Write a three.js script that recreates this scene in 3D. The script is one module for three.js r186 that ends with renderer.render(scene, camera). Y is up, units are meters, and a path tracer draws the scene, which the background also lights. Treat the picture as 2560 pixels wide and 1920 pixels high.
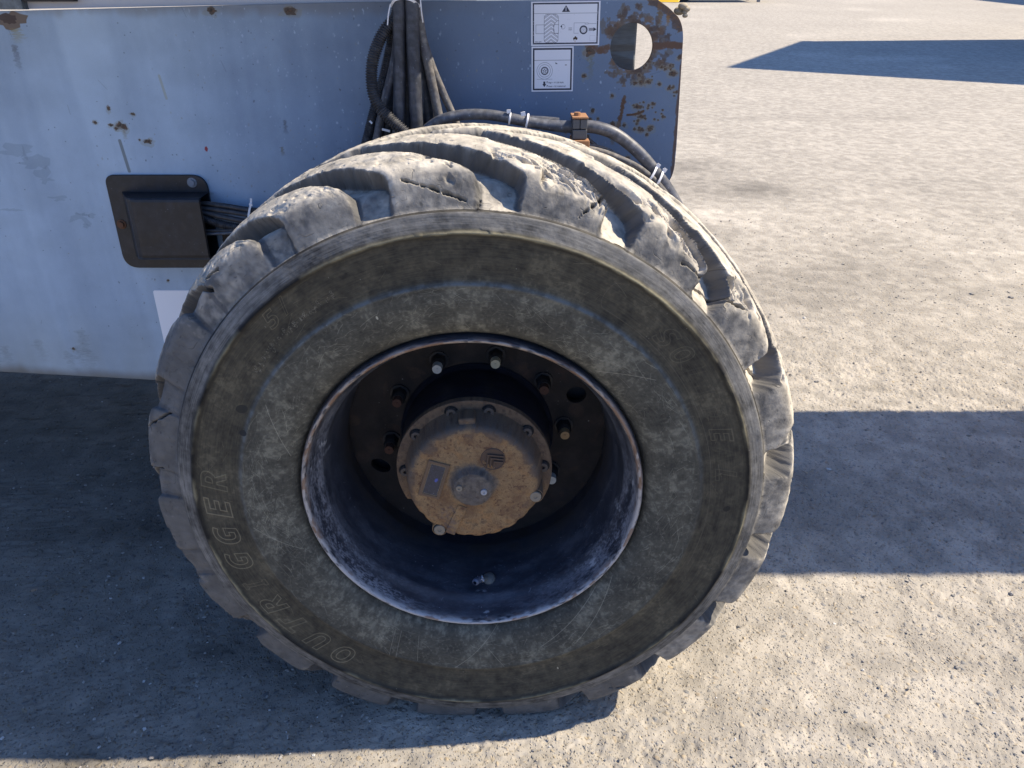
import * as THREE from 'three';
import { mergeGeometries } from 'three/addons/utils/BufferGeometryUtils.js';
import { ConvexGeometry } from 'three/addons/geometries/ConvexGeometry.js';
import { RoundedBoxGeometry } from 'three/addons/geometries/RoundedBoxGeometry.js';

// ------------------------------------------------------------------ camera, sky, sun, exposure
const scene = new THREE.Scene();
const camera = new THREE.PerspectiveCamera(53.05, 4 / 3, 0.05, 900);
camera.position.set(0, 1.448, 0);
camera.rotation.set(THREE.MathUtils.degToRad(-26.4), 0, 0);

const SUN_DIR = new THREE.Vector3(0.85, 1, -0.08).normalize();
{
  const w = 512, h = 256, d = new Float32Array(w * h * 4);
  for (let j = 0; j < h; j++) for (let i = 0; i < w; i++) {
    const el = (j + 0.5) / h * Math.PI - Math.PI / 2, az = (i + 0.5) / w * 2 * Math.PI - Math.PI;
    const e = Math.max(0, Math.sin(el)), dir = new THREE.Vector3(Math.cos(el) * Math.cos(az), Math.sin(el), Math.cos(el) * Math.sin(az));
    const k = Math.pow(1 - e, 2.6);
    const near = Math.pow(Math.max(0, dir.dot(SUN_DIR)), 8) * 0.35;
    const c = [0.062 + 0.215 * k + near * 0.8, 0.155 + 0.275 * k + near * 0.8, 0.43 + 0.27 * k + near * 0.7];
    const o = (j * w + i) * 4;
    for (let n = 0; n < 3; n++) d[o + n] = el < 0 ? [0.2, 0.19, 0.17][n] : c[n];
    d[o + 3] = 1;
  }
  const sky = new THREE.DataTexture(d, w, h, THREE.RGBAFormat, THREE.FloatType);
  sky.mapping = THREE.EquirectangularReflectionMapping; sky.magFilter = THREE.LinearFilter; sky.minFilter = THREE.LinearFilter; sky.needsUpdate = true;
  scene.background = sky; scene.environment = sky;
}
const sun = new THREE.DirectionalLight(new THREE.Color().setRGB(1, 0.88, 0.70), 4.6);
sun.position.copy(SUN_DIR).multiplyScalar(40); sun.castShadow = true; sun.shadow.radius = 1;
sun.shadow.mapSize.set(4096, 4096);
Object.assign(sun.shadow.camera, { left: -25, right: 25, top: 25, bottom: -25, near: 1, far: 120 });
scene.add(sun, sun.target);

const renderer = new THREE.WebGLRenderer({ antialias: true });
renderer.setSize(1024, 768);
renderer.toneMapping = THREE.LinearToneMapping;
renderer.toneMappingExposure = 1.8;
renderer.shadowMap.enabled = true;

// ------------------------------------------------------------------ helpers
function rng(seed) { let s = seed >>> 0; return () => { s = (s + 0x6D2B79F5) >>> 0; let t = s; t = Math.imul(t ^ (t >>> 15), t | 1); t ^= t + Math.imul(t ^ (t >>> 7), t | 61); return ((t ^ (t >>> 14)) >>> 0) / 4294967296; }; }
const sat = (x) => x < 0 ? 0 : x > 1 ? 1 : x;
const sstep = (a, b, x) => { const t = sat((x - a) / (b - a)); return t * t * (3 - 2 * t); };
const mixn = (a, b, t) => a + (b - a) * t;
const mod = (a, n) => ((a % n) + n) % n;
function hash2(i, j, s) { let h = Math.imul(i, 374761393) ^ Math.imul(j, 668265263) ^ Math.imul(s, 1274126177); h = Math.imul(h ^ (h >>> 13), 1274126177); h ^= h >>> 16; return (h >>> 0) / 4294967296; }
// value noise in -1..1; px, py wrap the lattice when above 0
function vn(x, y, s = 0, px = 0, py = 0) {
  let i = Math.floor(x), j = Math.floor(y); const fx = x - i, fy = y - j;
  const u = fx * fx * fx * (fx * (fx * 6 - 15) + 10), v = fy * fy * fy * (fy * (fy * 6 - 15) + 10);
  let i1 = i + 1, j1 = j + 1;
  if (px) { i = mod(i, px); i1 = mod(i1, px); }
  if (py) { j = mod(j, py); j1 = mod(j1, py); }
  const a = hash2(i, j, s), b = hash2(i1, j, s), c = hash2(i, j1, s), d = hash2(i1, j1, s);
  return (a + (b - a) * u + (c - a) * v + (a - b - c + d) * u * v) * 2 - 1;
}
function fbm(x, y, s, oct = 4, px = 0, py = 0) { let a = 0.5, t = 0; for (let o = 0; o < oct; o++) { t += a * vn(x, y, s + o * 17, px, py); x *= 2; y *= 2; px *= 2; py *= 2; a *= 0.5; } return t; }
const ridge = (x, y, s, oct = 3) => { let a = 0.6, t = 0; for (let o = 0; o < oct; o++) { t += a * (1 - Math.abs(vn(x, y, s + o * 31)) * 2.2); x *= 2.1; y *= 2.1; a *= 0.45; } return t; };

function canvasOf(w, h) { const c = document.createElement('canvas'); c.width = w; c.height = h; return c; }
function texOf(canvas, srgb = true, wrap = false) {
  const t = new THREE.CanvasTexture(canvas);
  if (srgb) t.colorSpace = THREE.SRGBColorSpace;
  if (wrap) t.wrapS = t.wrapT = THREE.RepeatWrapping;
  t.needsUpdate = true; return t;
}
function dataTex(w, h, fn, srgb = true, wrap = true) {
  const d = new Uint8Array(w * h * 4), o = [0, 0, 0];
  for (let j = 0; j < h; j++) for (let i = 0; i < w; i++) { fn(i, j, o); const k = (j * w + i) * 4; d[k] = sat(o[0]) * 255; d[k + 1] = sat(o[1]) * 255; d[k + 2] = sat(o[2]) * 255; d[k + 3] = 255; }
  const t = new THREE.DataTexture(d, w, h, THREE.RGBAFormat, THREE.UnsignedByteType);
  t.magFilter = THREE.LinearFilter; t.minFilter = THREE.LinearFilter;
  if (srgb) t.colorSpace = THREE.SRGBColorSpace;
  if (wrap) t.wrapS = t.wrapT = THREE.RepeatWrapping;
  t.needsUpdate = true; return t;
}
// stretch a canvas with noise per pixel (multiplies)
function grain(canvas, amount, scale, seed) {
  const c = canvas.getContext('2d'), im = c.getImageData(0, 0, canvas.width, canvas.height), d = im.data;
  for (let j = 0; j < canvas.height; j++) for (let i = 0; i < canvas.width; i++) {
    const n = 1 + amount * (fbm(i / scale, j / scale, seed, 4) + 0.5 * (hash2(i, j, seed) - 0.5)), k = (j * canvas.width + i) * 4;
    d[k] *= n; d[k + 1] *= n; d[k + 2] *= n;
  }
  c.putImageData(im, 0, 0);
}
const lin = (r, g, b) => new THREE.Color().setRGB(r, g, b);
const taken = new Map();
function numbered(name) { const n = taken.get(name) || 0; taken.set(name, n + 1); return n ? `${name}_${String(n).padStart(3, '0')}` : name; }
function tag(o, label, category, group, kind) { if (label) o.userData.label = label; if (category) o.userData.category = category; if (group) o.userData.group = group; if (kind) o.userData.kind = kind; return o; }
const BASE = new THREE.Vector3(-0.6, 0.04, -2.4);
const machine = new THREE.Group(); machine.name = numbered('construction_machine'); machine.position.copy(BASE); scene.add(machine);
tag(machine, 'grey blue construction machine with hanging hoses, rusty holed end plate and worn lugged wheel', 'machine');
// a mesh under a parent; geometry in metres of the yard for parts of the machine and their sub-parts
function mk(name, geo, mat, parent = machine, label) {
  const m = new THREE.Mesh(geo, mat); m.name = numbered(name); m.castShadow = m.receiveShadow = true;
  if (parent === machine) m.position.copy(BASE).negate();
  parent.add(m); if (label) m.userData.label = label; return m;
}
const box = (x0, x1, y0, y1, z0, z1, r = 0) => { const g = r ? new RoundedBoxGeometry(x1 - x0, y1 - y0, z1 - z0, 2, r) : new THREE.BoxGeometry(x1 - x0, y1 - y0, z1 - z0); g.translate((x0 + x1) / 2, (y0 + y1) / 2, (z0 + z1) / 2); return g; };
// a hose along points, radius by distance along it
function hoseGeo(pts, radius, step = 0.006, sides = 14) {
  const curve = new THREE.CatmullRomCurve3(pts.map((p) => new THREE.Vector3(...p)), false, 'centripetal');
  const L = curve.getLength(), n = Math.max(8, Math.ceil(L / step)), fr = curve.computeFrenetFrames(n, false), pos = [], uv = [], idx = [];
  for (let i = 0; i <= n; i++) {
    const p = curve.getPointAt(i / n), r = typeof radius === 'function' ? radius(L * i / n, L) : radius;
    for (let k = 0; k <= sides; k++) {
      const a = k / sides * Math.PI * 2, c = Math.cos(a) * r, s = Math.sin(a) * r, N = fr.normals[i], B = fr.binormals[i];
      pos.push(p.x + N.x * c + B.x * s, p.y + N.y * c + B.y * s, p.z + N.z * c + B.z * s);
      uv.push(L * i / n / 0.2, k / sides * 0.5);
    }
  }
  for (let i = 0; i < n; i++) for (let k = 0; k < sides; k++) { const a = i * (sides + 1) + k, b = a + sides + 1; idx.push(a, a + 1, b, b, a + 1, b + 1); }
  const g = new THREE.BufferGeometry();
  g.setAttribute('position', new THREE.Float32BufferAttribute(pos, 3)); g.setAttribute('uv', new THREE.Float32BufferAttribute(uv, 2)); g.setIndex(idx); g.computeVertexNormals();
  return g;
}
const corrugated = (r, pitch = 0.0052) => (s) => r + r * 0.13 * Math.max(-0.7, Math.cos(s / pitch * 2 * Math.PI) * 1.3);

// ------------------------------------------------------------------ ground
const SLOPE = 0.0402;
const yard = (z) => { const zz = z > 1.4 ? 1.4 : z < -70 ? -70 - (1 - Math.exp((z + 70) / 40)) * 40 : z; return -(zz + 1.4) * SLOPE; };
{
  const axis = (fine, lo, hi, grow) => { const a = fine.slice(); let d = a[a.length - 1] - a[a.length - 2]; while (a[a.length - 1] < hi) { d *= grow; a.push(a[a.length - 1] + d); } d = a[1] - a[0]; while (a[0] > lo) { d *= grow; a.unshift(a[0] - d); } return a; };
  const xf = []; for (let x = -1.2; x < 2.3; x += x < -0.1 ? 0.008 : 0.0045) xf.push(x);
  const zf = []; for (let z = -3.2; z < -0.9; z += z < -2.2 ? 0.009 : 0.0045) zf.push(z);
  const xs = axis(xf, -420, 420, 1.09), zs = axis(zf, -520, 300, 1.06);
  const nx = xs.length, nz = zs.length, pos = new Float32Array(nx * nz * 3), uv = new Float32Array(nx * nz * 2), col = new Float32Array(nx * nz * 3), idx = new Uint32Array((nx - 1) * (nz - 1) * 6);
  const stains = [[1.5, -6.6, 0.26, 0.28, 0.4], [1.83, -5.85, 0.30, 0.20, 0.45], [1.45, -5.9, 0.3, 0.3, 0.2], [-0.75, -1.42, 0.05, 0.03, 0.5], [0.92, -1.38, 0.05, 0.03, 0.35], [0.78, -1.2, 0.03, 0.02, 0.4], [-0.93, -1.12, 0.06, 0.04, 0.4], [-1.0, -1.9, 0.25, 0.06, 0.3], [3.2, -9.0, 1.5, 0.1, 0.2]];
  for (let j = 0; j < nz; j++) for (let i = 0; i < nx; i++) {
    const x = xs[i], z = zs[j], n = j * nx + i;
    const fade = 1 / (1 + Math.max(0, Math.hypot(x * 0.6, z + 1.6) - 1.6) * 3);
    let h = 0;
    if (fade > 0.02) {
      const gravelly = sstep(-0.25, 0.35, fbm(x * 1.3 + 7, z * 1.3, 5, 3) + 0.12);
      h = 0.005 * fbm(x * 9, z * 9, 11, 3) * fade;
      const lump = vn(x * 70, z * 70, 21) * 0.5 + vn(x * 140, z * 140, 22) * 0.5 + vn(x * 38, z * 38, 23) * 0.4;
      h += (0.0022 * lump + 0.0046 * Math.max(0, lump - 0.38) - 0.0075 * Math.max(0, -lump - 0.36)) * fade * (0.6 + 0.6 * gravelly);
    }
    pos.set([x, yard(z) + h, z], n * 3); uv.set([x / 1.7, z / 1.7], n * 2);
    const far = sstep(3, 9, Math.hypot(x, z));
    let t = 1.02 + 0.12 * fbm(x * 0.55, z * 0.8, 31, 4) + 0.12 * fbm(x * 2.3, z * 3.1, 33, 3) * (1 - 0.7 * far) + 0.10 * far;
    t -= 0.20 * sstep(0.05, 0.5, fbm(x * 0.9 + 3, z * 1.5, 41, 4)) * (1 - 0.8 * far);
    let s = 0;
    for (const [sx, sz, rx, rz, k] of stains) { const dx = (x - sx) / rx, dz = (z - sz) / rz, q = dx * dx + dz * dz; if (q < 9) s = Math.max(s, k * Math.exp(-q * 0.8) * (1 + 0.6 * fbm(x * 8, z * 12, 51, 3))); }
    // pale dusty streaks where tyres have dragged
    t += 0.25 * sstep(0.32, 0.6, fbm(x * 0.7, z * 3.4, 61, 3)) * sstep(2.6, 4.5, -z);
    t *= 1 - sat(s);
    t *= 1 - 0.45 * sstep(-0.05, -0.62, x + 0.25 * fbm(x * 2.1, z * 2.1, 67, 3)) * sstep(-4.5, -2.5, z) * sstep(-0.7, -1.35, z);  // deep shade beside the machine painted into the ground colour at left
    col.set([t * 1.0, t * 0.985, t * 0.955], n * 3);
  }
  let q = 0;
  for (let j = 0; j < nz - 1; j++) for (let i = 0; i < nx - 1; i++) { const a = j * nx + i, b = a + nx; idx[q++] = a; idx[q++] = b; idx[q++] = a + 1; idx[q++] = a + 1; idx[q++] = b; idx[q++] = b + 1; }
  const g = new THREE.BufferGeometry();
  g.setAttribute('position', new THREE.BufferAttribute(pos, 3)); g.setAttribute('uv', new THREE.BufferAttribute(uv, 2)); g.setAttribute('color', new THREE.BufferAttribute(col, 3)); g.setIndex(new THREE.BufferAttribute(idx, 1)); g.computeVertexNormals();
  // stones set in dust: cells of two sizes
  const S = 2048, hgt = new Float32Array(S * S), tone = new Float32Array(S * S * 3);
  const cells = (n, seed, keep, smin, smax, put) => {
    const cs = S / n;
    for (let cj = 0; cj < n; cj++) for (let ci = 0; ci < n; ci++) {
      if (hash2(ci, cj, seed) > keep) continue;
      const cx = (ci + hash2(ci, cj, seed + 1)) * cs, cy = (cj + hash2(ci, cj, seed + 2)) * cs, r = cs * mixn(smin, smax, Math.pow(hash2(ci, cj, seed + 3), 2)), el = 0.6 + 0.8 * hash2(ci, cj, seed + 4), an = hash2(ci, cj, seed + 5) * 3.14, ca = Math.cos(an), sa = Math.sin(an), R = Math.ceil(r * 1.6);
      const id = hash2(ci, cj, seed + 6), id2 = hash2(ci, cj, seed + 7);
      for (let y = -R; y <= R; y++) for (let x = -R; x <= R; x++) {
        const ux = (x * ca + y * sa) * el, uy = (-x * sa + y * ca) / el, wob = 1 + 0.35 * vn((cx + x) / (r * 0.9), (cy + y) / (r * 0.9), seed + 9), q2 = Math.hypot(ux, uy) / (r * wob);
        if (q2 < 1) put(mod(Math.floor(cy + y), S) * S + mod(Math.floor(cx + x), S), 1 - q2, id, id2);
      }
    }
  };
  for (let j = 0; j < S; j++) for (let i = 0; i < S; i++) {
    const k = j * S + i, n = fbm(i / 64, j / 64, 71, 5, 32, 32), f = hash2(i, j, 3) - 0.5;
    hgt[k] = 0.42 + 0.22 * n + 0.06 * f;
    const t = 0.60 + 0.10 * n + 0.05 * f;
    tone[k * 3] = t * 1.02; tone[k * 3 + 1] = t * 0.985; tone[k * 3 + 2] = t * 0.925;
  }
  const pal = [[0.62, 0.59, 0.54], [0.50, 0.50, 0.51], [0.66, 0.60, 0.50], [0.43, 0.44, 0.46], [0.72, 0.68, 0.62], [0.55, 0.50, 0.43]];
  const stone = (lift, mixv) => (k, e, id, id2) => { const m = sstep(0, 0.3, e) * mixv * (0.5 + 0.5 * id2), c = pal[Math.floor(id * 5.99)]; hgt[k] = Math.max(hgt[k], hgt[k] * 0.6 + lift * Math.sqrt(sat(e))); for (let q2 = 0; q2 < 3; q2++) tone[k * 3 + q2] = mixn(tone[k * 3 + q2], c[q2], m); };
  cells(230, 101, 0.75, 0.16, 0.5, stone(0.42, 0.55));
  cells(100, 131, 0.5, 0.14, 0.42, stone(0.62, 0.7));
  cells(190, 171, 0.5, 0.1, 0.32, (k, e) => { hgt[k] -= 0.34 * sstep(0, 0.6, e); for (let q2 = 0; q2 < 3; q2++) tone[k * 3 + q2] *= 1 - 0.14 * sstep(0, 0.6, e); });
  const map = dataTex(S, S, (i, j, o) => { const k = (j * S + i) * 3; o[0] = tone[k]; o[1] = tone[k + 1]; o[2] = tone[k + 2]; });
  const bump = dataTex(S, S, (i, j, o) => { o[0] = o[1] = o[2] = hgt[j * S + i]; }, false);
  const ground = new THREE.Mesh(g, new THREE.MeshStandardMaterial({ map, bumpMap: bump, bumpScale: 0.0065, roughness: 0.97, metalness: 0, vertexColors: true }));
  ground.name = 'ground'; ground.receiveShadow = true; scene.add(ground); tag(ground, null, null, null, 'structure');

  // loose stones lying on the yard near the wheel
  const R = rng(9), sg = new THREE.IcosahedronGeometry(1, 1), sp = sg.attributes.position;
  for (let i = 0; i < sp.count; i++) { const x = sp.getX(i), y = sp.getY(i), z = sp.getZ(i), f = 1 + 0.28 * Math.sin(x * 4.1 + y * 2.3 + 1) * Math.cos(z * 3.7 - y * 2.1); sp.setXYZ(i, x * f, y * f * 0.62, z * f * 0.8); }
  sg.computeVertexNormals();
  const N = 5200, inst = new THREE.InstancedMesh(sg, new THREE.MeshStandardMaterial({ roughness: 0.95 }), N), M = new THREE.Matrix4(), Q = new THREE.Quaternion(), C = new THREE.Color();
  for (let i = 0; i < N; i++) {
    const zz = -1.0 - Math.pow(R(), 1.7) * 4.2, xx = (R() - 0.42) * (2.2 + -zz * 1.25), big = R();
    const r = (0.0011 + 0.0022 * R() + (big > 0.985 ? 0.005 * R() : 0)) * (1 + (-zz - 1) * 0.12);
    Q.setFromEuler(new THREE.Euler((R() - 0.5) * 0.8, R() * 6.3, (R() - 0.5) * 0.8));
    M.compose(new THREE.Vector3(xx, yard(zz) + r * 0.25, zz), Q, new THREE.Vector3(r * (0.8 + R()), r * (0.7 + 0.6 * R()), r * (0.8 + R())));
    inst.setMatrixAt(i, M);
    const c = R(); if (c < 0.03) C.setRGB(0.11, 0.11, 0.11); else if (c < 0.5) C.setRGB(0.26, 0.245, 0.22); else if (c < 0.97) C.setRGB(0.32, 0.30, 0.27); else C.setRGB(0.48, 0.47, 0.45);
    inst.setColorAt(i, C);
  }
  inst.name = 'gravel'; inst.castShadow = inst.receiveShadow = true; scene.add(inst);
  tag(inst, 'loose small grey and tan stones scattered over the dusty yard', 'gravel', null, 'stuff');
}

// ------------------------------------------------------------------ side panel with rust, stains and specks
const PX0 = -1.5, PX1 = 0.42, PY0 = 0.45, PY1 = 1.47, PZ = -1.88;
const Rp = rng(77);
function panelCanvas() {
  const w = 2048, h = Math.round(2048 * (PY1 - PY0) / (PX1 - PX0)), c = canvasOf(w, h), g = c.getContext('2d'), s = w / (PX1 - PX0);
  const X = (x) => (x - PX0) * s, Y = (y) => (PY1 - y) * s;
  const im = g.createImageData(w, h), d = im.data;
  for (let j = 0; j < h; j++) for (let i = 0; i < w; i++) {
    const x = PX0 + i / s, y = PY1 - j / s;
    // paler paint on the left, darker paint on the right
    let k = sstep(-0.05, -0.85, x) * 0.85 + 0.20 * fbm(x * 3.2, y * 2.1, 3, 4);
    k += 0.16 * fbm(x * 26, y * 1.1 + x * 4.0, 7, 3) * sstep(0.1, -0.6, x) + 0.05 * fbm(x * 90, y * 60, 9, 3);
    k += 0.35 * sstep(0.42, 0.62, vn(x * 7.5 + y * 0.9, y * 0.35, 13)) * sstep(-0.75, -1.15, x);
    const low = sstep(0.80, 0.56, y) * sstep(-0.2, -0.8, x) * (0.55 + 0.5 * fbm(x * 14, y * 3, 17, 3));
    let r = mixn(104, 172, sat(k)), gg = mixn(122, 190, sat(k)), b = mixn(146, 206, sat(k));
    r = mixn(r, 150, sat(low) * 0.75); gg = mixn(gg, 155, sat(low) * 0.75); b = mixn(b, 150, sat(low) * 0.75);
    const dirt = sstep(0.585, 0.545, y + 0.012 * fbm(x * 20, y * 10, 19, 3) + (x + 1.386) * 0.06);
    r = mixn(r, 96, dirt * 0.7); gg = mixn(gg, 88, dirt * 0.7); b = mixn(b, 76, dirt * 0.7);
    const top = sstep(1.415, 1.44, y + 0.01 * fbm(x * 40, 3, 23, 3)) * sstep(0.1, -0.5, x) * 0.4;
    r = mixn(r, 110, top); gg = mixn(gg, 100, top); b = mixn(b, 92, top);
    const right = sstep(0.05, 0.33, x) * (0.4 + 0.5 * fbm(x * 9, y * 6, 29, 3));
    r = mixn(r, 108, sat(right) * 0.6); gg = mixn(gg, 120, sat(right) * 0.6); b = mixn(b, 126, sat(right) * 0.6);
    const n = 1 + 0.035 * (hash2(i, j, 5) - 0.5) + 0.05 * fbm(i / 90, j / 60, 37, 3), q = (j * w + i) * 4;
    d[q] = r * n; d[q + 1] = gg * n; d[q + 2] = b * n; d[q + 3] = 255;
  }
  g.putImageData(im, 0, 0);
  const blob = (x, y, rx, ry, col, a = 1, wob = 0.4) => { g.fillStyle = col; g.globalAlpha = a; g.beginPath(); const n = 18, p = Rp() * 99; for (let i = 0; i <= n; i++) { const t = i / n * Math.PI * 2, f = 1 + wob * vn(Math.cos(t) * 1.7 + p, Math.sin(t) * 1.7 + p, 91) + wob * 0.6 * vn(Math.cos(t) * 4 + p, Math.sin(t) * 4 + p, 92); const u = X(x) + Math.cos(t) * rx * s * f, v = Y(y) + Math.sin(t) * ry * s * f; i ? g.lineTo(u, v) : g.moveTo(u, v); } g.fill(); g.globalAlpha = 1; };
  const rust = (x, y, r, e = 1) => { blob(x, y - r * 0.4, r * 1.9 * e, r * 1.9, '#8a8474', 0.28); blob(x, y, r * 1.25 * e, r * 1.25, '#77695a', 0.6); blob(x + r * 0.1, y, r * e, r, '#4f4034', 0.92, 0.5); blob(x - r * 0.15, y + r * 0.1, r * 0.5 * e, r * 0.5, '#30261f', 0.9, 0.6); for (let i = 0; i < 3; i++) blob(x + (Rp() - 0.5) * r * e, y + (Rp() - 0.5) * r, r * 0.3, r * 0.25, '#6f4c30', 0.7); };
  const streak = (x, y, len, wd, col, a) => { for (let i = 0; i < 14; i++) blob(x + (Rp() - 0.5) * wd * 0.7, y - len * i / 14, wd * (0.7 + 0.5 * Rp()), len / 16, col, a * (1 - i / 18), 0.6); };
  // white paint specks
  for (let i = 0; i < 900; i++) { const x = -1.02 + 1.3 * Rp(), y = 0.85 + 0.6 * Rp(), dn = vn(x * 3, y * 3, 41) + (x > -0.85 && x < -0.3 ? 0.45 : -0.25); if (Rp() * 1.1 < dn + 0.25) { const r = 0.0009 + 0.0013 * Math.pow(Rp(), 3); blob(x, y, r, r * (1 + Rp()), '#aebdd0', 0.45 + 0.4 * Rp(), 0.5); } }
  // drips on the right
  for (let i = 0; i < 60; i++) { const x = -0.16 + 0.53 * Rp(), y = 1.08 + 0.36 * Rp(), r = 0.0014 + 0.0014 * Rp(), l = 0.004 + 0.006 * Rp(); g.fillStyle = '#8f9db0'; g.globalAlpha = 0.55; g.beginPath(); g.moveTo(X(x), Y(y + l)); g.lineTo(X(x + r), Y(y)); g.arc(X(x), Y(y), r * s, 0, Math.PI); g.closePath(); g.fill(); g.globalAlpha = 1; }
  for (let i = 0; i < 1500; i++) { const t = Rp() * 3.1416, q = 0.60 + 0.42 * Math.pow(Rp(), 1.8), x = -0.10 + Math.cos(t) * q * 1.05, y = 0.62 + Math.sin(t) * q * 0.95; if (y > 1.44 || x > 0.37) continue; const rr = 0.0006 + 0.0016 * Math.pow(Rp(), 4); blob(x, y, rr, rr * (0.8 + Rp()), Rp() < 0.6 ? '#8f8b80' : '#4b5058', 0.3 + 0.3 * Rp(), 0.5); }
  for (let i = 0; i < 120; i++) blob(-1.45 + 1.7 * Rp(), 0.6 + 0.85 * Rp(), 0.0012, 0.0012, '#3f444c', 0.6);
  // measured marks on the left
  for (const [x, y, r, e] of [[-0.935, 1.227, 0.005, 0.7], [-0.881, 1.215, 0.003, 1.5], [-0.917, 1.190, 0.0065, 1.2], [-0.907, 1.186, 0.006, 1], [-0.938, 1.19, 0.0032, 1.4], [-0.927, 1.183, 0.0035, 1.2], [-0.973, 1.196, 0.003, 1.4], [-0.858, 1.154, 0.0048, 2], [-0.878, 1.157, 0.002, 1], [-1.32, 1.03, 0.002, 1], [-0.66, 1.432, 0.006, 1.6], [-0.49, 1.43, 0.007, 1.6], [-1.17, 0.62, 0.004, 1], [-0.88, 0.81, 0.003, 1]]) rust(x, y, r, e);
  streak(-0.91, 1.178, 0.02, 0.004, '#8f8a78', 0.5);
  blob(-1.105, 1.413, 0.03, 0.018, '#6d5a4a', 0.9); blob(-1.11, 1.414, 0.022, 0.013, '#4b3a31', 0.95); streak(-1.10, 1.395, 0.03, 0.014, '#8e8258', 0.35);
  blob(-0.724, 1.137, 0.0036, 0.0056, '#8e2a32', 0.95, 0.25);
  g.strokeStyle = '#a3aba8'; g.lineWidth = 6; g.lineCap = 'round'; g.beginPath(); g.moveTo(X(-0.803), Y(1.298)); g.lineTo(X(-0.796), Y(1.249)); g.stroke();
  g.strokeStyle = 'rgba(98,104,104,0.7)'; g.lineWidth = 8; g.beginPath(); g.moveTo(X(-0.925), Y(1.155)); g.lineTo(X(-0.918), Y(1.085)); g.stroke();
  streak(-1.115, 1.36, 0.05, 0.007, '#6a7079', 0.5); streak(-0.53, 1.20, 0.03, 0.004, '#5c6570', 0.6); streak(-0.545, 1.14, 0.02, 0.004, '#6a6a60', 0.6);
  for (let i = 0; i < 16; i++) blob(-1.3 + 0.62 * Rp(), 0.9 + 0.25 * Rp(), 0.03 * Rp() + 0.008, 0.014 * Rp() + 0.004, '#66707d', 0.22, 0.9);
  for (let i = 0; i < 9; i++) { const x = -1.42 + 0.32 * Rp(); streak(x, 0.60 + 0.07 * Rp(), 0.05 + 0.04 * Rp(), 0.010 + 0.012 * Rp(), '#6d7070', 0.16); }
  // rust round the hole and towards the edge
  const hx = 0.268, hy = 1.358, hr = 0.049;
  for (let i = 0; i < 150; i++) { const t = -2.6 + Rp() * 5.3, far = Math.pow(Rp(), 2.2) * 0.035; const x = hx + Math.cos(t) * (hr + far), y = hy + Math.sin(t) * (hr + far); blob(x, y, 0.004 + 0.006 * Rp(), 0.004 + 0.005 * Rp(), ['#594739', '#6b523c', '#493a33', '#5f5348'][Math.floor(Rp() * 4)], 0.55, 0.6); }
  for (let i = 0; i < 170; i++) { const u = Rp(), x = hx + 0.012 + 0.10 * Rp(), y = hy - 0.02 - 0.16 * u; if (vn(x * 38, y * 38, 47) + 0.25 - u * 0.5 > 0) rust(x, y, 0.0015 + 0.005 * Rp() * Rp(), 0.8 + 0.7 * Rp()); }
  for (let i = 0; i < 26; i++) blob(hx + 0.05 + 0.065 * Rp(), hy + 0.003 + 0.006 * (Rp() - 0.5), 0.009, 0.006, '#5d4433', 0.7);
  for (let i = 0; i < 18; i++) blob(hx - 0.05 - 0.05 * Rp(), hy - 0.004 + 0.012 * (Rp() - 0.5), 0.006, 0.006, '#5d4433', 0.7);
  rust(hx - 0.095, hy - 0.01, 0.008, 1.3); streak(hx - 0.09, hy - 0.02, 0.05, 0.006, '#6b6a55', 0.35);
  for (const [x, y, r] of [[0.164, 1.297, 0.0045], [0.11, 1.19, 0.003], [0.126, 1.175, 0.003], [0.165, 1.20, 0.0038], [0.187, 1.222, 0.0045], [0.182, 1.202, 0.0045], [0.2, 1.205, 0.003], [0.23, 1.255, 0.004], [0.178, 1.165, 0.004], [0.158, 1.135, 0.005], [0.18, 1.12, 0.005], [0.262, 1.19, 0.004], [0.275, 1.115, 0.005], [0.3, 1.1, 0.003], [0.317, 1.17, 0.004], [0.31, 1.205, 0.003], [0.26, 1.15, 0.004], [0.337, 1.28, 0.004]]) rust(x, y, r);
  for (let i = 0; i < 22; i++) blob(0.245 + 0.006 * (Rp() - 0.5) + 0.012 * (1 - i / 22), 1.25 - 0.09 * i / 22, 0.004, 0.005, '#5c3c25', 0.75, 0.5);
  streak(0.238, 1.175, 0.03, 0.005, '#6f5a3a', 0.6); rust(0.236, 1.19, 0.007, 1.1);
  g.strokeStyle = '#54361f'; g.lineWidth = 5; g.beginPath(); g.moveTo(X(0.268), Y(1.213)); g.quadraticCurveTo(X(0.29), Y(1.213), X(0.305), Y(1.222)); g.stroke();
  for (let i = 0; i < 60; i++) { const t = i / 60; blob(0.305 + 0.07 * t + 0.004 * Rp(), 1.447 - 0.055 * t * t + 0.004 * Rp(), 0.006 + 0.005 * Rp(), 0.005 + 0.004 * Rp(), ['#5b4a40', '#6d5038', '#4d4340'][i % 3], 0.7, 0.6); }
  streak(0.327, 1.43, 0.04, 0.005, '#6b5235', 0.7); streak(0.345, 1.42, 0.02, 0.004, '#8a5e2f', 0.7);
  for (let i = 0; i < 80; i++) { const y = 1.06 + 0.33 * Rp(); blob(0.383 + 0.003 * Rp(), y, 0.002 + 0.002 * Rp(), 0.006 + 0.01 * Rp(), '#5d4b42', 0.6, 0.5); }
  for (let i = 0; i < 40; i++) { g.strokeStyle = Rp() < 0.5 ? 'rgba(170,180,190,0.25)' : 'rgba(50,55,62,0.3)'; g.lineWidth = 1; const x = PX0 + Rp() * 1.9, y = 0.6 + 0.85 * Rp(); g.beginPath(); g.moveTo(X(x), Y(y)); g.lineTo(X(x + (Rp() - 0.5) * 0.06), Y(y + (Rp() - 0.5) * 0.05)); g.stroke(); }
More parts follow.
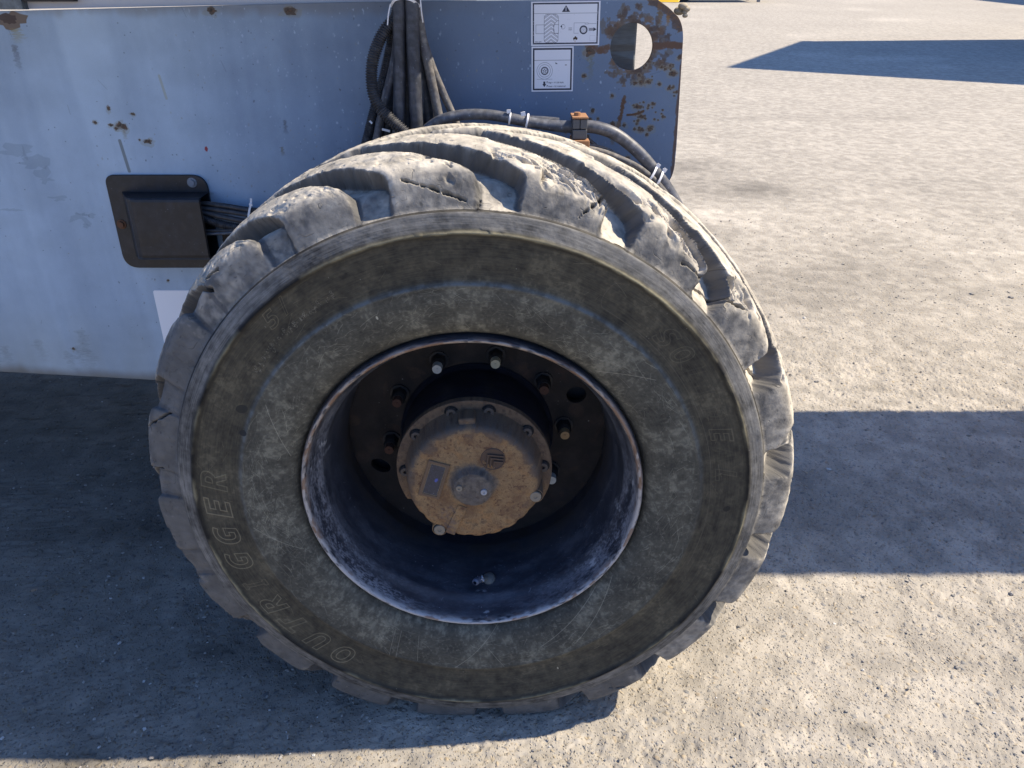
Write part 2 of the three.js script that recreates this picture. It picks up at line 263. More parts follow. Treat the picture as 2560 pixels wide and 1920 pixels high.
  return c;
}
const panelMat = new THREE.MeshStandardMaterial({ map: texOf(panelCanvas()), roughness: 0.58, metalness: 0 });
const bumpFine = dataTex(512, 512, (i, j, o) => { o[0] = o[1] = o[2] = 0.5 + 0.35 * fbm(i / 32, j / 32, 7, 5, 16, 16) + 0.15 * (hash2(i, j, 9) - 0.5); }, false);
panelMat.bumpMap = bumpFine.clone(); panelMat.bumpMap.repeat.set(8, 4); panelMat.bumpScale = 0.0006; panelMat.bumpMap.needsUpdate = true;
let panel;
{
  const s = new THREE.Shape();
  s.moveTo(-1.5, 0.560); s.lineTo(-0.972, 0.528); s.lineTo(-0.30, 0.49); s.lineTo(-0.05, 0.60); s.lineTo(0.05, 1.0); s.lineTo(0.33, 1.034);
  s.quadraticCurveTo(0.386, 1.04, 0.388, 1.10); s.lineTo(0.388, 1.142); s.lineTo(0.381, 1.371); s.quadraticCurveTo(0.379, 1.405, 0.364, 1.420); s.lineTo(0.343, 1.437); s.lineTo(0.318, 1.452); s.lineTo(0.05, 1.4515); s.lineTo(-0.359, 1.447); s.lineTo(-1.08, 1.430); s.lineTo(-1.5, 1.424);
  const hole = new THREE.Path(); hole.absellipse(0.268, 1.358, 0.049, 0.0505, 0, Math.PI * 2, true); s.holes.push(hole);
  const g = new THREE.ExtrudeGeometry(s, { depth: 0.010, bevelEnabled: true, bevelSize: 0.0012, bevelThickness: 0.0012, bevelSegments: 2, curveSegments: 40 });
  g.translate(0, 0, PZ - 0.0112);
  const p = g.attributes.position, uv = g.attributes.uv;
  for (let i = 0; i < p.count; i++) uv.setXY(i, (p.getX(i) - PX0) / (PX1 - PX0), (p.getY(i) - PY0) / (PY1 - PY0));
  panel = mk('side_panel', g, panelMat, machine, 'grey blue steel side panel with white specks and a rusty round hole');
}
const greyPaint = new THREE.MeshStandardMaterial({ roughness: 0.6, map: (() => { const c = canvasOf(512, 512), g = c.getContext('2d'); g.fillStyle = '#6f767a'; g.fillRect(0, 0, 512, 512); const R = rng(5); for (let i = 0; i < 60; i++) { g.globalAlpha = 0.35; g.fillStyle = ['#6a5540', '#57493e', '#7c5b3c', '#8a8d88'][i % 4]; g.beginPath(); g.ellipse(R() * 512, R() * 512, 4 + 20 * R() * R(), 4 + 26 * R() * R(), R() * 3, 0, 7); g.fill(); } g.globalAlpha = 1; grain(c, 0.3, 40, 3); return texOf(c, true, true); })() });
const darkSteel = new THREE.MeshStandardMaterial({ color: lin(0.03, 0.03, 0.034), roughness: 0.7 });
// chassis box behind the panel; its front face shows through the hole
mk('chassis_box', box(-5.2, 0.296, 0.62, 1.415, -3.3, -2.0, 0.006), greyPaint);
mk('chassis_web', box(-0.5, -0.47, 0.64, 1.41, -2.0, -1.893), darkSteel);
mk('cover_sheet', (() => { const g = new ConvexGeometry([[-1.07, 1.4345, -1.895], [0.02, 1.4535, -1.895], [0.02, 1.72, -1.93], [-1.07, 1.72, -1.93], [-1.07, 1.4345, -1.905], [0.02, 1.4535, -1.905], [0.02, 1.72, -1.94], [-1.07, 1.72, -1.94]].map((p) => new THREE.Vector3(...p))); return g; })(), new THREE.MeshStandardMaterial({ color: lin(0.62, 0.61, 0.62), roughness: 0.5 }), machine, 'pale cover sheet above the panel edge');
mk('corner_post', box(-1.20, -1.070, 1.4335, 1.60, -1.90, -1.872, 0.002), greyPaint);
mk('dark_gap', box(-1.068, -0.955, 1.449, 1.475, -1.893, -1.874, 0.002), darkSteel);  // black block put in for the dark gap above the panel edge

// stickers
function sticker(name, w, h, draw, x, y, label, rot = 0) {
  const c = canvasOf(1024, Math.round(1024 * h / w)), g = c.getContext('2d'); draw(g, c.width, c.height);
  const m = mk(name, new THREE.BoxGeometry(w, h, 0.0008), new THREE.MeshStandardMaterial({ map: texOf(c), roughness: 0.45 }), panel, label);
  m.position.set(x, y, PZ + 0.0006); m.rotation.z = rot; return m;
}
const NAVY = '#23283c';
function specks(g, w, h, n, seed) { const R = rng(seed); for (let i = 0; i < n; i++) { g.fillStyle = R() < 0.5 ? '#4a4f60' : '#7b8296'; g.globalAlpha = 0.8; g.beginPath(); g.ellipse(R() * w, R() * h, 1 + 4 * R() * R(), 1 + 4 * R() * R(), 0, 0, 7); g.fill(); } for (let i = 0; i < n; i++) { g.fillStyle = '#dfe3ec'; const e = R() < 0.5; g.beginPath(); g.ellipse(e ? R() * w : (R() < 0.5 ? 0.035 : 0.965) * w, e ? (R() < 0.5 ? 0.06 : 0.94) * h : R() * h, 1 + 5 * R(), 1 + 4 * R(), 0, 0, 7); g.fill(); } g.globalAlpha = 1; }
sticker('warning_sticker', 0.152, 0.0885, (g, w, h) => {
  g.fillStyle = '#dfe1e8'; g.fillRect(0, 0, w, h);
  g.strokeStyle = NAVY; g.lineWidth = 20; g.strokeRect(34, 26, w - 68, h - 56);
  g.lineWidth = 4; g.beginPath(); g.moveTo(40, h * 0.265); g.lineTo(w - 40, h * 0.265); g.stroke();
  g.fillStyle = NAVY; g.beginPath(); g.moveTo(w * 0.505, h * 0.085); g.lineTo(w * 0.565, h * 0.235); g.lineTo(w * 0.445, h * 0.235); g.closePath(); g.fill(); g.fillStyle = '#dfe1e8'; g.fillRect(w * 0.5, h * 0.125, 9, 55);
  g.lineWidth = 4; g.strokeRect(w * 0.07, h * 0.52, w * 0.12, h * 0.2);
  g.beginPath(); g.roundRect(w * 0.19, h * 0.285, w * 0.205, h * 0.645, 44); g.stroke();
  g.save(); g.clip();
  for (let k = -1; k < 9; k++) { const y = h * (0.34 + k * 0.088); for (const o of [0, 16]) { g.beginPath(); g.moveTo(w * 0.19, y + 62 + o); g.lineTo(w * 0.2925, y - 12 + o); g.lineTo(w * 0.395, y + 62 + o); g.stroke(); } }
  g.restore();
  g.fillStyle = '#dfe1e8'; g.beginPath(); g.moveTo(w * 0.40, h * 0.42); g.quadraticCurveTo(w * 0.335, h * 0.46, w * 0.33, h * 0.6); g.lineTo(w * 0.345, h * 0.72); g.lineTo(w * 0.40, h * 0.72); g.closePath(); g.fill(); g.stroke();
  g.strokeRect(w * 0.33, h * 0.515, w * 0.07, h * 0.2);
  g.lineWidth = 5; g.setLineDash([]); g.beginPath(); g.arc(w * 0.465, h * 0.57, 30, Math.PI * 1.0, Math.PI * 1.75); g.stroke(); g.setLineDash([9, 7]); g.beginPath(); g.arc(w * 0.465, h * 0.57, 30, -0.5, 2.6); g.stroke(); g.setLineDash([]);
  g.fillStyle = NAVY; g.beginPath(); g.moveTo(w * 0.425, h * 0.56); g.lineTo(w * 0.45, h * 0.53); g.lineTo(w * 0.452, h * 0.6); g.fill();
  g.fillRect(w * 0.545, h * 0.595, 54, 6); g.fillRect(w * 0.545, h * 0.635, 54, 6);
  g.lineWidth = 3; g.beginPath(); g.moveTo(w * 0.695, h * 0.72); g.lineTo(w * 0.625, h * 0.72); g.lineTo(w * 0.625, h * 0.485); g.lineTo(w * 0.785, h * 0.485); g.stroke(); g.strokeRect(w * 0.785, h * 0.488, 48, 16); g.beginPath(); g.moveTo(w * 0.835, h * 0.505); g.lineTo(w * 0.95, h * 0.505); g.stroke();
  g.lineWidth = 20; g.beginPath(); g.arc(w * 0.765, h * 0.645, 50, 0, 7); g.stroke(); g.lineWidth = 3; g.beginPath(); g.arc(w * 0.765, h * 0.645, 30, 0, 7); g.stroke(); g.beginPath(); g.arc(w * 0.765, h * 0.645, 12, 0, 7); g.stroke();
  for (let k = 0; k < 6; k++) g.fillRect(w * 0.842 + k * 12, h * 0.605, 7, 38); g.beginPath(); g.moveTo(w * 0.91, h * 0.59); g.lineTo(w * 0.955, h * 0.635); g.lineTo(w * 0.91, h * 0.68); g.fill();
  g.globalAlpha = 0.25; g.strokeRect(w * 0.86, h * 0.78, 80, 70); g.globalAlpha = 1;
  g.font = 'bold 24px sans-serif'; g.fillText('TR15 071', w * 0.055, h * 0.925);
  const R = rng(4); g.fillStyle = '#3a2a20'; for (let i = 0; i < 14; i++) { g.beginPath(); g.ellipse(w * 0.645 + (R() - 0.5) * 50, h * 0.84 + (R() - 0.5) * 34, 6 + 14 * R(), 5 + 10 * R(), R() * 3, 0, 7); g.fill(); }
  g.fillStyle = '#a87a3c'; g.globalAlpha = 0.7; g.fillRect(w * 0.64, h * 0.88, 9, 24); g.globalAlpha = 1;
  specks(g, w, h, 34, 8);
}, 0.1183, 1.4052, 'upper white sticker with warning triangle and tyre drawing', 0.012);
sticker('load_sticker', 0.0945, 0.0945, (g, w, h) => {
  g.fillStyle = '#dfe1e8'; g.fillRect(0, 0, w, h);
  g.strokeStyle = NAVY; g.lineWidth = 40; g.strokeRect(52, 54, w - 104, h - 104);
  g.lineWidth = 8; g.beginPath(); g.moveTo(60, h * 0.30); g.lineTo(w - 60, h * 0.30); g.stroke();
  g.lineWidth = 6; for (const [r, l] of [[190, 6], [142, 6], [82, 24], [58, 5]]) { g.lineWidth = l; g.beginPath(); g.arc(w * 0.315, h * 0.535, r, 0, 7); g.stroke(); }
  g.fillStyle = NAVY; for (let k = 0; k < 5; k++) { const t = k * 1.2566 - 1.57; g.beginPath(); g.arc(w * 0.315 + Math.cos(t) * 34, h * 0.535 + Math.sin(t) * 34, 12, 0, 7); g.fill(); }
  g.lineWidth = 7; g.beginPath(); g.arc(w * 0.315, h * 0.535, 22, 0, 7); g.stroke();
  g.lineWidth = 5; g.beginPath(); g.moveTo(w * 0.13, h * 0.722); g.lineTo(w * 0.5, h * 0.722); g.stroke();
  g.fillRect(w * 0.285, h * 0.775, 48, 60); g.beginPath(); g.moveTo(w * 0.262, h * 0.83); g.lineTo(w * 0.358, h * 0.83); g.lineTo(w * 0.31, h * 0.9); g.fill();
  g.font = 'bold 66px sans-serif'; g.fillText('F', w * 0.362, h * 0.815); g.fillText('P', w * 0.362, h * 0.90);
  g.font = 'bold 46px sans-serif'; g.fillText('mgr = 11 230 daN', w * 0.405, h * 0.815, 420); g.fillText('max = 12.5 daN/cm\u00b2', w * 0.405, h * 0.90, 470);
  g.beginPath(); g.moveTo(w * 0.57, h * 0.345); g.lineTo(w * 0.63, h * 0.385); g.lineTo(w * 0.575, h * 0.385); g.fill(); g.fillRect(w * 0.80, h * 0.4, 44, 16);
  specks(g, w, h, 30, 12);
}, 0.0915, 1.3117, 'lower small white sticker with wheel drawing and load figures', 0.01);
mk('white_sticker', (() => { const s = new THREE.Shape(), x0 = -0.9235, x1 = -0.72, y0 = 0.60, y1 = 0.784, r = 0.006; s.moveTo(x0 + r, y0); s.lineTo(x1, y0); s.lineTo(x1, y1); s.lineTo(x0 + r, y1); s.quadraticCurveTo(x0, y1, x0, y1 - r); s.lineTo(x0, y0 + r); s.quadraticCurveTo(x0, y0, x0 + r, y0); const g = new THREE.ExtrudeGeometry(s, { depth: 0.0008, bevelEnabled: false }); g.translate(0, 0, PZ + 0.0006); return g; })(), new THREE.MeshStandardMaterial({ color: lin(0.92, 0.92, 0.93), roughness: 0.3 }), panel, 'blank white sticker half hidden behind the tyre');

// ------------------------------------------------------------------ hose guard on the panel
const guardMat = new THREE.MeshStandardMaterial({ color: lin(0.5, 0.54, 0.6), roughness: 0.42, map: (() => { const c = canvasOf(512, 512), g = c.getContext('2d'); g.fillStyle = '#20232b'; g.fillRect(0, 0, 512, 512); const R = rng(15); for (let i = 0; i < 260; i++) { g.fillStyle = i % 6 ? '#3b3a3c' : '#4b3526'; g.globalAlpha = 0.25; g.beginPath(); g.ellipse(R() * 512, R() * 512, 4 + 26 * R(), 4 + 20 * R(), R() * 3, 0, 7); g.fill(); } g.globalAlpha = 1; for (let i = 0; i < 60; i++) { g.fillStyle = '#b9c0cc'; g.globalAlpha = 0.7; g.beginPath(); g.ellipse(R() * 512, R() * 512, 0.8 + 1.6 * R() * R(), 0.8 + 1.6 * R() * R(), 0, 0, 7); g.fill(); } g.globalAlpha = 1; grain(c, 0.4, 30, 23); return texOf(c, true, true); })() });
{
  const s = new THREE.Shape(), x0 = -0.9765, x1 = -0.735, y0 = 0.8475, y1 = 1.076, r = 0.036;
  s.moveTo(x0 + r, y0); s.lineTo(x1 - 0.02, y0); s.lineTo(x1, y0 + 0.02); s.lineTo(x1, y1 - r); s.quadraticCurveTo(x1, y1, x1 - r, y1); s.lineTo(x0 + r * 0.6, y1); s.quadraticCurveTo(x0, y1, x0, y1 - r * 0.6); s.lineTo(x0, y0 + r); s.quadraticCurveTo(x0, y0, x0 + r, y0);
  const g = new THREE.ExtrudeGeometry(s, { depth: 0.006, bevelEnabled: true, bevelSize: 0.001, bevelThickness: 0.001, bevelSegments: 1 });
  g.translate(0, 0, PZ + 0.0012);
  const p = g.attributes.position, uv = g.attributes.uv; for (let i = 0; i < p.count; i++) uv.setXY(i, (p.getX(i) - x0) / 0.25, (p.getY(i) - y0) / 0.25);
  const guard = mk('hose_guard', g, guardMat, machine, 'black hose guard with rounded plate and bent hood');
  // hood: bent sheet, open to the right where the hoses leave
  const F = -1.802, Bk = PZ + 0.008;
  const prof = [[-0.943, Bk], [-0.936, Bk + 0.012], [-0.905, F - 0.008], [-0.893, F - 0.001], [-0.884, F]];
  const pos = [], uvv = [], idx = [];
  const rows = [[0.8805, 0.55], [0.8865, 0.86], [0.893, 0.97], [0.90, 1], [1.028, 1], [1.0335, 0.985], [1.0365, 0.95]];
  const ring = (y, f) => { const o = []; for (const [x, z] of prof) o.push([mixn(-0.943, x, f), y, mixn(Bk, z, f)]); o.push([-0.7325, y, mixn(Bk, F, f)]); return o; };
  const grid = [ring(0.8775, 0.0), ...rows.map(([y, f]) => ring(y, f)), ring(1.0375, 0.0)];
  for (const r2 of grid) for (const [x, y, z] of r2) { pos.push(x, y, z); uvv.push((x + 0.95) / 0.25, (y - 0.87 + z) / 0.25); }
  const n = 6; for (let i = 0; i < grid.length - 1; i++) for (let k = 0; k < n - 1; k++) { const a = i * n + k; idx.push(a, a + 1, a + n, a + n, a + 1, a + n + 1); }
  const hg = new THREE.BufferGeometry(); hg.setAttribute('position', new THREE.Float32BufferAttribute(pos, 3)); hg.setAttribute('uv', new THREE.Float32BufferAttribute(uvv, 2)); hg.setIndex(idx);
  const hn = hg.toNonIndexed(); hn.computeVertexNormals();
  const inner = hn.clone(); inner.translate(0.002, 0, -0.004);
  mk('hood', mergeGeometries([hn, inner]), guardMat, guard, 'black bent hood of the hose guard, open on its right');
  const boltMat = new THREE.MeshStandardMaterial({ color: lin(0.13, 0.06, 0.03), roughness: 0.85 }), boltGrey = new THREE.MeshStandardMaterial({ color: lin(0.22, 0.23, 0.25), roughness: 0.6 });
  const hex = (x, y, r, h) => { const b = new THREE.CylinderGeometry(r * 0.93, r, h, 6); b.rotateX(Math.PI / 2); b.translate(x, y, PZ + 0.008 + h / 2); const w = new THREE.CylinderGeometry(r * 1.35, r * 1.4, 0.002, 20); w.rotateX(Math.PI / 2); w.translate(x, y, PZ + 0.0092); return mergeGeometries([b, w]); };
  mk('bolt', hex(-0.769, 1.0595, 0.0085, 0.007), boltGrey, guard, 'grey bolt at the top right of the hose guard');
  mk('bolt', hex(-0.961, 0.958, 0.0085, 0.008), boltMat, guard, 'rusty bolt on the left of the hose guard');
  mk('bracket', box(-0.715, -0.69, 0.86, 0.945, PZ + 0.002, PZ + 0.02, 0.003), new THREE.MeshStandardMaterial({ color: lin(0.06, 0.045, 0.035), roughness: 0.8 }), guard);
}

// ------------------------------------------------------------------ hoses and cable ties
const hoseTex = (() => { const c = canvasOf(512, 256), g = c.getContext('2d'); g.fillStyle = '#55565a'; g.fillRect(0, 0, 512, 256); const R = rng(31); for (let i = 0; i < 240; i++) { g.globalAlpha = 0.16; g.fillStyle = i % 3 ? '#807a70' : '#2c2c30'; g.beginPath(); g.ellipse(R() * 512, R() * 256, 10 + 40 * R(), 4 + 12 * R(), R() * 0.4, 0, 7); g.fill(); } g.globalAlpha = 0.5; g.strokeStyle = '#2a2a2c'; for (let i = 0; i < 26; i++) { g.lineWidth = 1; const x = R() * 512, y = R() * 256; g.beginPath(); g.moveTo(x, y); g.lineTo(x + 8 * (R() - 0.5), y + 26 * R()); g.stroke(); } g.globalAlpha = 0.75; for (let i = 0; i < 40; i++) { g.fillStyle = '#a9afb8'; g.beginPath(); g.ellipse(R() * 512, R() * 256, 1 + 3 * R() * R(), 1 + 2 * R() * R(), 0, 0, 7); g.fill(); } g.globalAlpha = 1; grain(c, 0.35, 22, 33); return texOf(c, true, true); })();
const rubber = new THREE.MeshStandardMaterial({ map: hoseTex, color: lin(0.95, 1.0, 1.1), roughness: 0.48 });
const rubberDusty = new THREE.MeshStandardMaterial({ map: hoseTex, color: lin(1.25, 1.18, 1.08), roughness: 0.75 });
const rubberBlack = new THREE.MeshStandardMaterial({ map: hoseTex, color: lin(0.5, 0.53, 0.6), roughness: 0.5 });
const rubberDark = new THREE.MeshStandardMaterial({ map: hoseTex, color: lin(0.40, 0.41, 0.44), roughness: 0.55 });
const tieMat = new THREE.MeshStandardMaterial({ color: lin(0.78, 0.78, 0.80), roughness: 0.4 });
function hose(name, pts, r, mat, label, sides) { return mk(name, hoseGeo(pts, r, typeof r === 'function' ? 0.0011 : 0.006, sides || 16), mat, machine, label); }
const v1 = hose('hose', [[-0.236, 1.60, -1.80], [-0.233, 1.452, -1.77], [-0.238, 1.368, -1.77], [-0.243, 1.28, -1.77], [-0.25, 1.206, -1.77], [-0.262, 1.08, -1.78], [-0.26, 0.9, -1.80]], 0.0132, rubberBlack, 'thick black hose hanging left of centre in the bundle');
const v2 = hose('hose', [[-0.207, 1.60, -1.79], [-0.206, 1.452, -1.768], [-0.208, 1.385, -1.768], [-0.209, 1.298, -1.768], [-0.21, 1.202, -1.77], [-0.212, 1.05, -1.78], [-0.21, 0.9, -1.80]], 0.0142, rubberBlack, 'thick black hose hanging right of centre in the bundle');
hose('corrugated_hose', [[-0.24, 1.50, -1.795], [-0.238, 1.43, -1.793], [-0.244, 1.418, -1.79], [-0.265, 1.397, -1.78], [-0.283, 1.368, -1.77], [-0.295, 1.334, -1.76], [-0.299, 1.299, -1.755], [-0.295, 1.267, -1.75], [-0.283, 1.243, -1.745], [-0.262, 1.221, -1.74], [-0.232, 1.194, -1.735], [-0.2, 1.15, -1.735], [-0.17, 1.05, -1.75]], corrugated(0.0118), rubberDark, 'black corrugated hose bowing out to the left of the bundle');
hose('hose', [[-0.214, 1.50, -1.79], [-0.198, 1.435, -1.785], [-0.191, 1.385, -1.785], [-0.178, 1.314, -1.785], [-0.17, 1.269, -1.785], [-0.161, 1.217, -1.785], [-0.14, 1.1, -1.79]], 0.0102, rubberDusty, 'dusty hose slanting down right of the bundle');
hose('hose', [[-0.21, 1.50, -1.80], [-0.199, 1.418, -1.80], [-0.188, 1.37, -1.80], [-0.173, 1.322, -1.80], [-0.155, 1.277, -1.80], [-0.132, 1.223, -1.80], [-0.09, 1.12, -1.80]], 0.0085, rubberDusty, 'thin dusty hose farthest right of the hanging bundle');
hose('corrugated_hose', [[-0.24, 1.45, -1.815], [-0.258, 1.375, -1.81], [-0.271, 1.331, -1.81], [-0.286, 1.285, -1.81], [-0.308, 1.229, -1.81], [-0.328, 1.17, -1.81], [-0.36, 1.08, -1.81]], corrugated(0.0105, 0.0042), rubberDark);
hose('hose', [[-0.235, 1.42, -1.80], [-0.257, 1.323, -1.795], [-0.275, 1.268, -1.795], [-0.293, 1.212, -1.795], [-0.305, 1.168, -1.795], [-0.33, 1.08, -1.80]], 0.0095, rubber);
hose('hose', [[-0.22, 1.45, -1.805], [-0.227, 1.349, -1.80], [-0.230, 1.277, -1.80], [-0.233, 1.192, -1.80], [-0.235, 1.05, -1.80]], 0.012, rubberDark);
hose('hose', [[-0.21, 1.42, -1.815], [-0.203, 1.366, -1.81], [-0.195, 1.285, -1.81], [-0.187, 1.204, -1.81], [-0.18, 1.08, -1.81]], 0.014, rubberDark);
const v9 = hose('hose', [[-0.24, 1.40, -1.82], [-0.259, 1.312, -1.815], [-0.271, 1.257, -1.815], [-0.284, 1.184, -1.815], [-0.30, 1.08, -1.815]], 0.013, rubberDark);
hose('hose', [[-0.20, 1.42, -1.80], [-0.201, 1.331, -1.80], [-0.2, 1.277, -1.80], [-0.205, 1.198, -1.80], [-0.2, 1.08, -1.80]], 0.009, rubber);
hose('hose', [[-0.25, 1.38, -1.825], [-0.27, 1.30, -1.825], [-0.30, 1.20, -1.825], [-0.32, 1.1, -1.825]], 0.012, rubberDark);
const tieStrap = (pts, w = 0.0046) => { // a flat strap through points, facing the yard
  const c = new THREE.CatmullRomCurve3(pts.map((p) => new THREE.Vector3(...p)), false, 'centripetal'), n = 24, pos = [], idx = [];
  for (let i = 0; i <= n; i++) { const p = c.getPointAt(i / n), t = c.getTangentAt(i / n), s = new THREE.Vector3(t.y, -t.x, 0); if (s.length() < 0.2) s.set(1, 0, 0); s.normalize().multiplyScalar(w / 2); const q = new THREE.Vector3().crossVectors(t, s).normalize().multiplyScalar(0.0007); for (const [a, b] of [[-1, 1], [1, 1], [1, -1], [-1, -1]]) pos.push(p.x + s.x * a + q.x * b, p.y + s.y * a + q.y * b, p.z + s.z * a + q.z * b); }
  for (let i = 0; i < n; i++) for (let k = 0; k < 4; k++) { const a = i * 4 + k, b = i * 4 + (k + 1) % 4; idx.push(a, b, a + 4, a + 4, b, b + 4); }
  idx.push(0, 2, 1, 0, 3, 2, n * 4, n * 4 + 1, n * 4 + 2, n * 4, n * 4 + 2, n * 4 + 3);
  const g = new THREE.BufferGeometry(); g.setAttribute('position', new THREE.Float32BufferAttribute(pos, 3)); g.setIndex(idx); const f = g.toNonIndexed(); f.computeVertexNormals(); return f;
};
const tieHead = (x, y, z, rz = 0, s = 0.008) => { const g = new THREE.BoxGeometry(s, s * 0.85, 0.005); g.rotateZ(rz); g.translate(x, y, z); g.deleteAttribute('uv'); return g.toNonIndexed(); };
mk('cable_tie', mergeGeometries([tieStrap([[-0.252, 1.440, -1.775], [-0.238, 1.452, -1.752], [-0.222, 1.455, -1.749], [-0.205, 1.452, -1.749], [-0.19, 1.44, -1.772]], 0.005), tieStrap([[-0.250, 1.444, -1.764], [-0.2555, 1.425, -1.764], [-0.259, 1.405, -1.766]], 0.0026), tieStrap([[-0.188, 1.455, -1.765], [-0.187, 1.43, -1.767], [-0.186, 1.41, -1.775]], 0.0026)]), tieMat, v1, 'white cable tie round the top of the hose bundle');
mk('cable_tie', tieStrap([[-0.318, 1.211, -1.80], [-0.312, 1.205, -1.797]], 0.004), tieMat, v9); mk('cable_tie', tieStrap([[-0.29, 1.194, -1.79], [-0.272, 1.19, -1.788]], 0.005), tieMat, v9);
const h1 = hose('hose', [[-0.215, 1.15, -1.765], [-0.198, 1.186, -1.76], [-0.175, 1.207, -1.755], [-0.145, 1.223, -1.74], [-0.102, 1.231, -1.74], [-0.053, 1.231, -1.74], [-0.011, 1.225, -1.74], [0.041, 1.215, -1.74], [0.094, 1.208, -1.74], [0.14, 1.206, -1.74], [0.175, 1.206, -1.74], [0.218, 1.194, -1.74], [0.259, 1.168, -1.74], [0.294, 1.137, -1.74], [0.325, 1.102, -1.74], [0.354, 1.066, -1.74], [0.38, 1.025, -1.74], [0.402, 0.98, -1.742], [0.42, 0.90, -1.75], [0.42, 0.78, -1.77], [0.36, 0.66, -1.8]], (s) => 0.0112 + 0.0022 * sstep(0.30, 0.42, s), rubber, 'thick hose arching over the tyre from the bundle to the right', 20);
hose('hose', [[0.02, 1.218, -1.752], [0.07, 1.216, -1.750], [0.102, 1.2135, -1.748]], 0.0105, rubber);
const h2 = hose('hose', [[0.10, 1.158, -1.73], [0.151, 1.163, -1.725], [0.172, 1.161, -1.725], [0.205, 1.153, -1.725], [0.239, 1.14, -1.725], [0.274, 1.124, -1.725], [0.308, 1.1, -1.725], [0.332, 1.077, -1.725], [0.352, 1.05, -1.725], [0.37, 1.0, -1.73], [0.38, 0.9, -1.74]], 0.0072, rubberDusty, 'thinner dusty hose running just under the arched hose');
hose('hose', [[0.14, 1.2, -1.755], [0.155, 1.189, -1.75], [0.167, 1.179, -1.75], [0.183, 1.167, -1.75], [0.204, 1.152, -1.75], [0.225, 1.139, -1.75], [0.26, 1.11, -1.76]], 0.0038, rubberDusty);
hose('hose', [[0.10, 1.164, -1.74], [0.151, 1.169, -1.735], [0.172, 1.168, -1.735], [0.192, 1.165, -1.735], [0.209, 1.160, -1.735], [0.232, 1.148, -1.735], [0.27, 1.12, -1.74]], 0.0034, rubberDusty);
const ringTie = (p, dir, r, w) => { const g = new THREE.TorusGeometry(r, 0.0008, 6, 28); g.scale(1, 1, w / 0.0016); g.lookAt(new THREE.Vector3(...dir)); g.translate(...p); g.deleteAttribute('uv'); return g.toNonIndexed(); };
mk('cable_tie', mergeGeometries([ringTie([-0.005, 1.223, -1.74], [1, -0.13, 0], 0.0125, 0.0048), tieHead(-0.007, 1.2385, -1.733, 0.1, 0.0085)]), tieMat, h1, 'left of two white ties on the arched hose');
mk('cable_tie', mergeGeometries([ringTie([0.032, 1.217, -1.738], [1, -0.2, 0], 0.0165, 0.0048), tieHead(0.024, 1.2345, -1.727, 0.2, 0.0095)]), tieMat, h1, 'right of two white ties on the arched hose');
for (const [a, b, lab] of [[[0.3015, 1.0965], [0.3205, 1.1255], 'upper white tie joining arched hose and thinner hose'], [[0.3185, 1.0865], [0.3355, 1.1155], 'lower white tie joining arched hose and thinner hose']])
  mk('cable_tie', mergeGeometries([tieStrap([[a[0] - 0.004, a[1] - 0.003, -1.724], [a[0] + 0.002, a[1] + 0.003, -1.7145], [(a[0] + b[0]) / 2, (a[1] + b[1]) / 2, -1.7165], [b[0] - 0.004, b[1] - 0.005, -1.7235], [b[0] + 0.001, b[1] + 0.002, -1.735]], 0.0048), tieHead(b[0] + 0.0015, b[1] + 0.0005, -1.729, 1.0, 0.0085)]), tieMat, h2, lab);
// hoses leaving the guard
const ga = hose('hose', [[-0.80, 1.02, -1.845], [-0.744, 1.016, -1.845], [-0.692, 1.01, -1.845], [-0.637, 1.001, -1.845], [-0.597, 0.997, -1.845], [-0.54, 0.985, -1.845]], 0.0062, rubberDark, 'topmost hose leaving the black guard');
hose('hose', [[-0.80, 1.008, -1.84], [-0.744, 1.005, -1.84], [-0.693, 0.999, -1.84], [-0.629, 0.988, -1.84], [-0.56, 0.972, -1.84]], 0.0058, rubberDark, 'second hose from the top leaving the black guard');
hose('hose', [[-0.80, 1.0, -1.835], [-0.743, 0.996, -1.835], [-0.693, 0.985, -1.835], [-0.638, 0.974, -1.835], [-0.57, 0.962, -1.835]], 0.0062, rubberDark, 'third hose from the top leaving the black guard');
hose('corrugated_hose', [[-0.79, 0.998, -1.837], [-0.744, 0.984, -1.835], [-0.72, 0.973, -1.835], [-0.681, 0.963, -1.835], [-0.641, 0.958, -1.835], [-0.58, 0.955, -1.835]], corrugated(0.0088, 0.0042), rubberDark, 'widest corrugated hose leaving the black guard');
hose('corrugated_hose', [[-0.79, 0.953, -1.83], [-0.738, 0.953, -1.83], [-0.689, 0.954, -1.83], [-0.647, 0.957, -1.83], [-0.58, 0.959, -1.83]], corrugated(0.0036, 0.003), rubberDark);
hose('corrugated_hose', [[-0.79, 0.946, -1.828], [-0.734, 0.9455, -1.828], [-0.672, 0.949, -1.828], [-0.622, 0.954, -1.828], [-0.57, 0.957, -1.828]], corrugated(0.0036, 0.003), rubber);
mk('cable_tie', mergeGeometries([tieStrap([[-0.6205, 1.030, -1.834], [-0.6225, 1.017, -1.834], [-0.6275, 1.003, -1.832], [-0.6315, 0.987, -1.830], [-0.6325, 0.965, -1.825]], 0.0048), tieHead(-0.6225, 1.0155, -1.833, 0.1, 0.0075)]), tieMat, ga, 'white cable tie on the hoses leaving the guard');
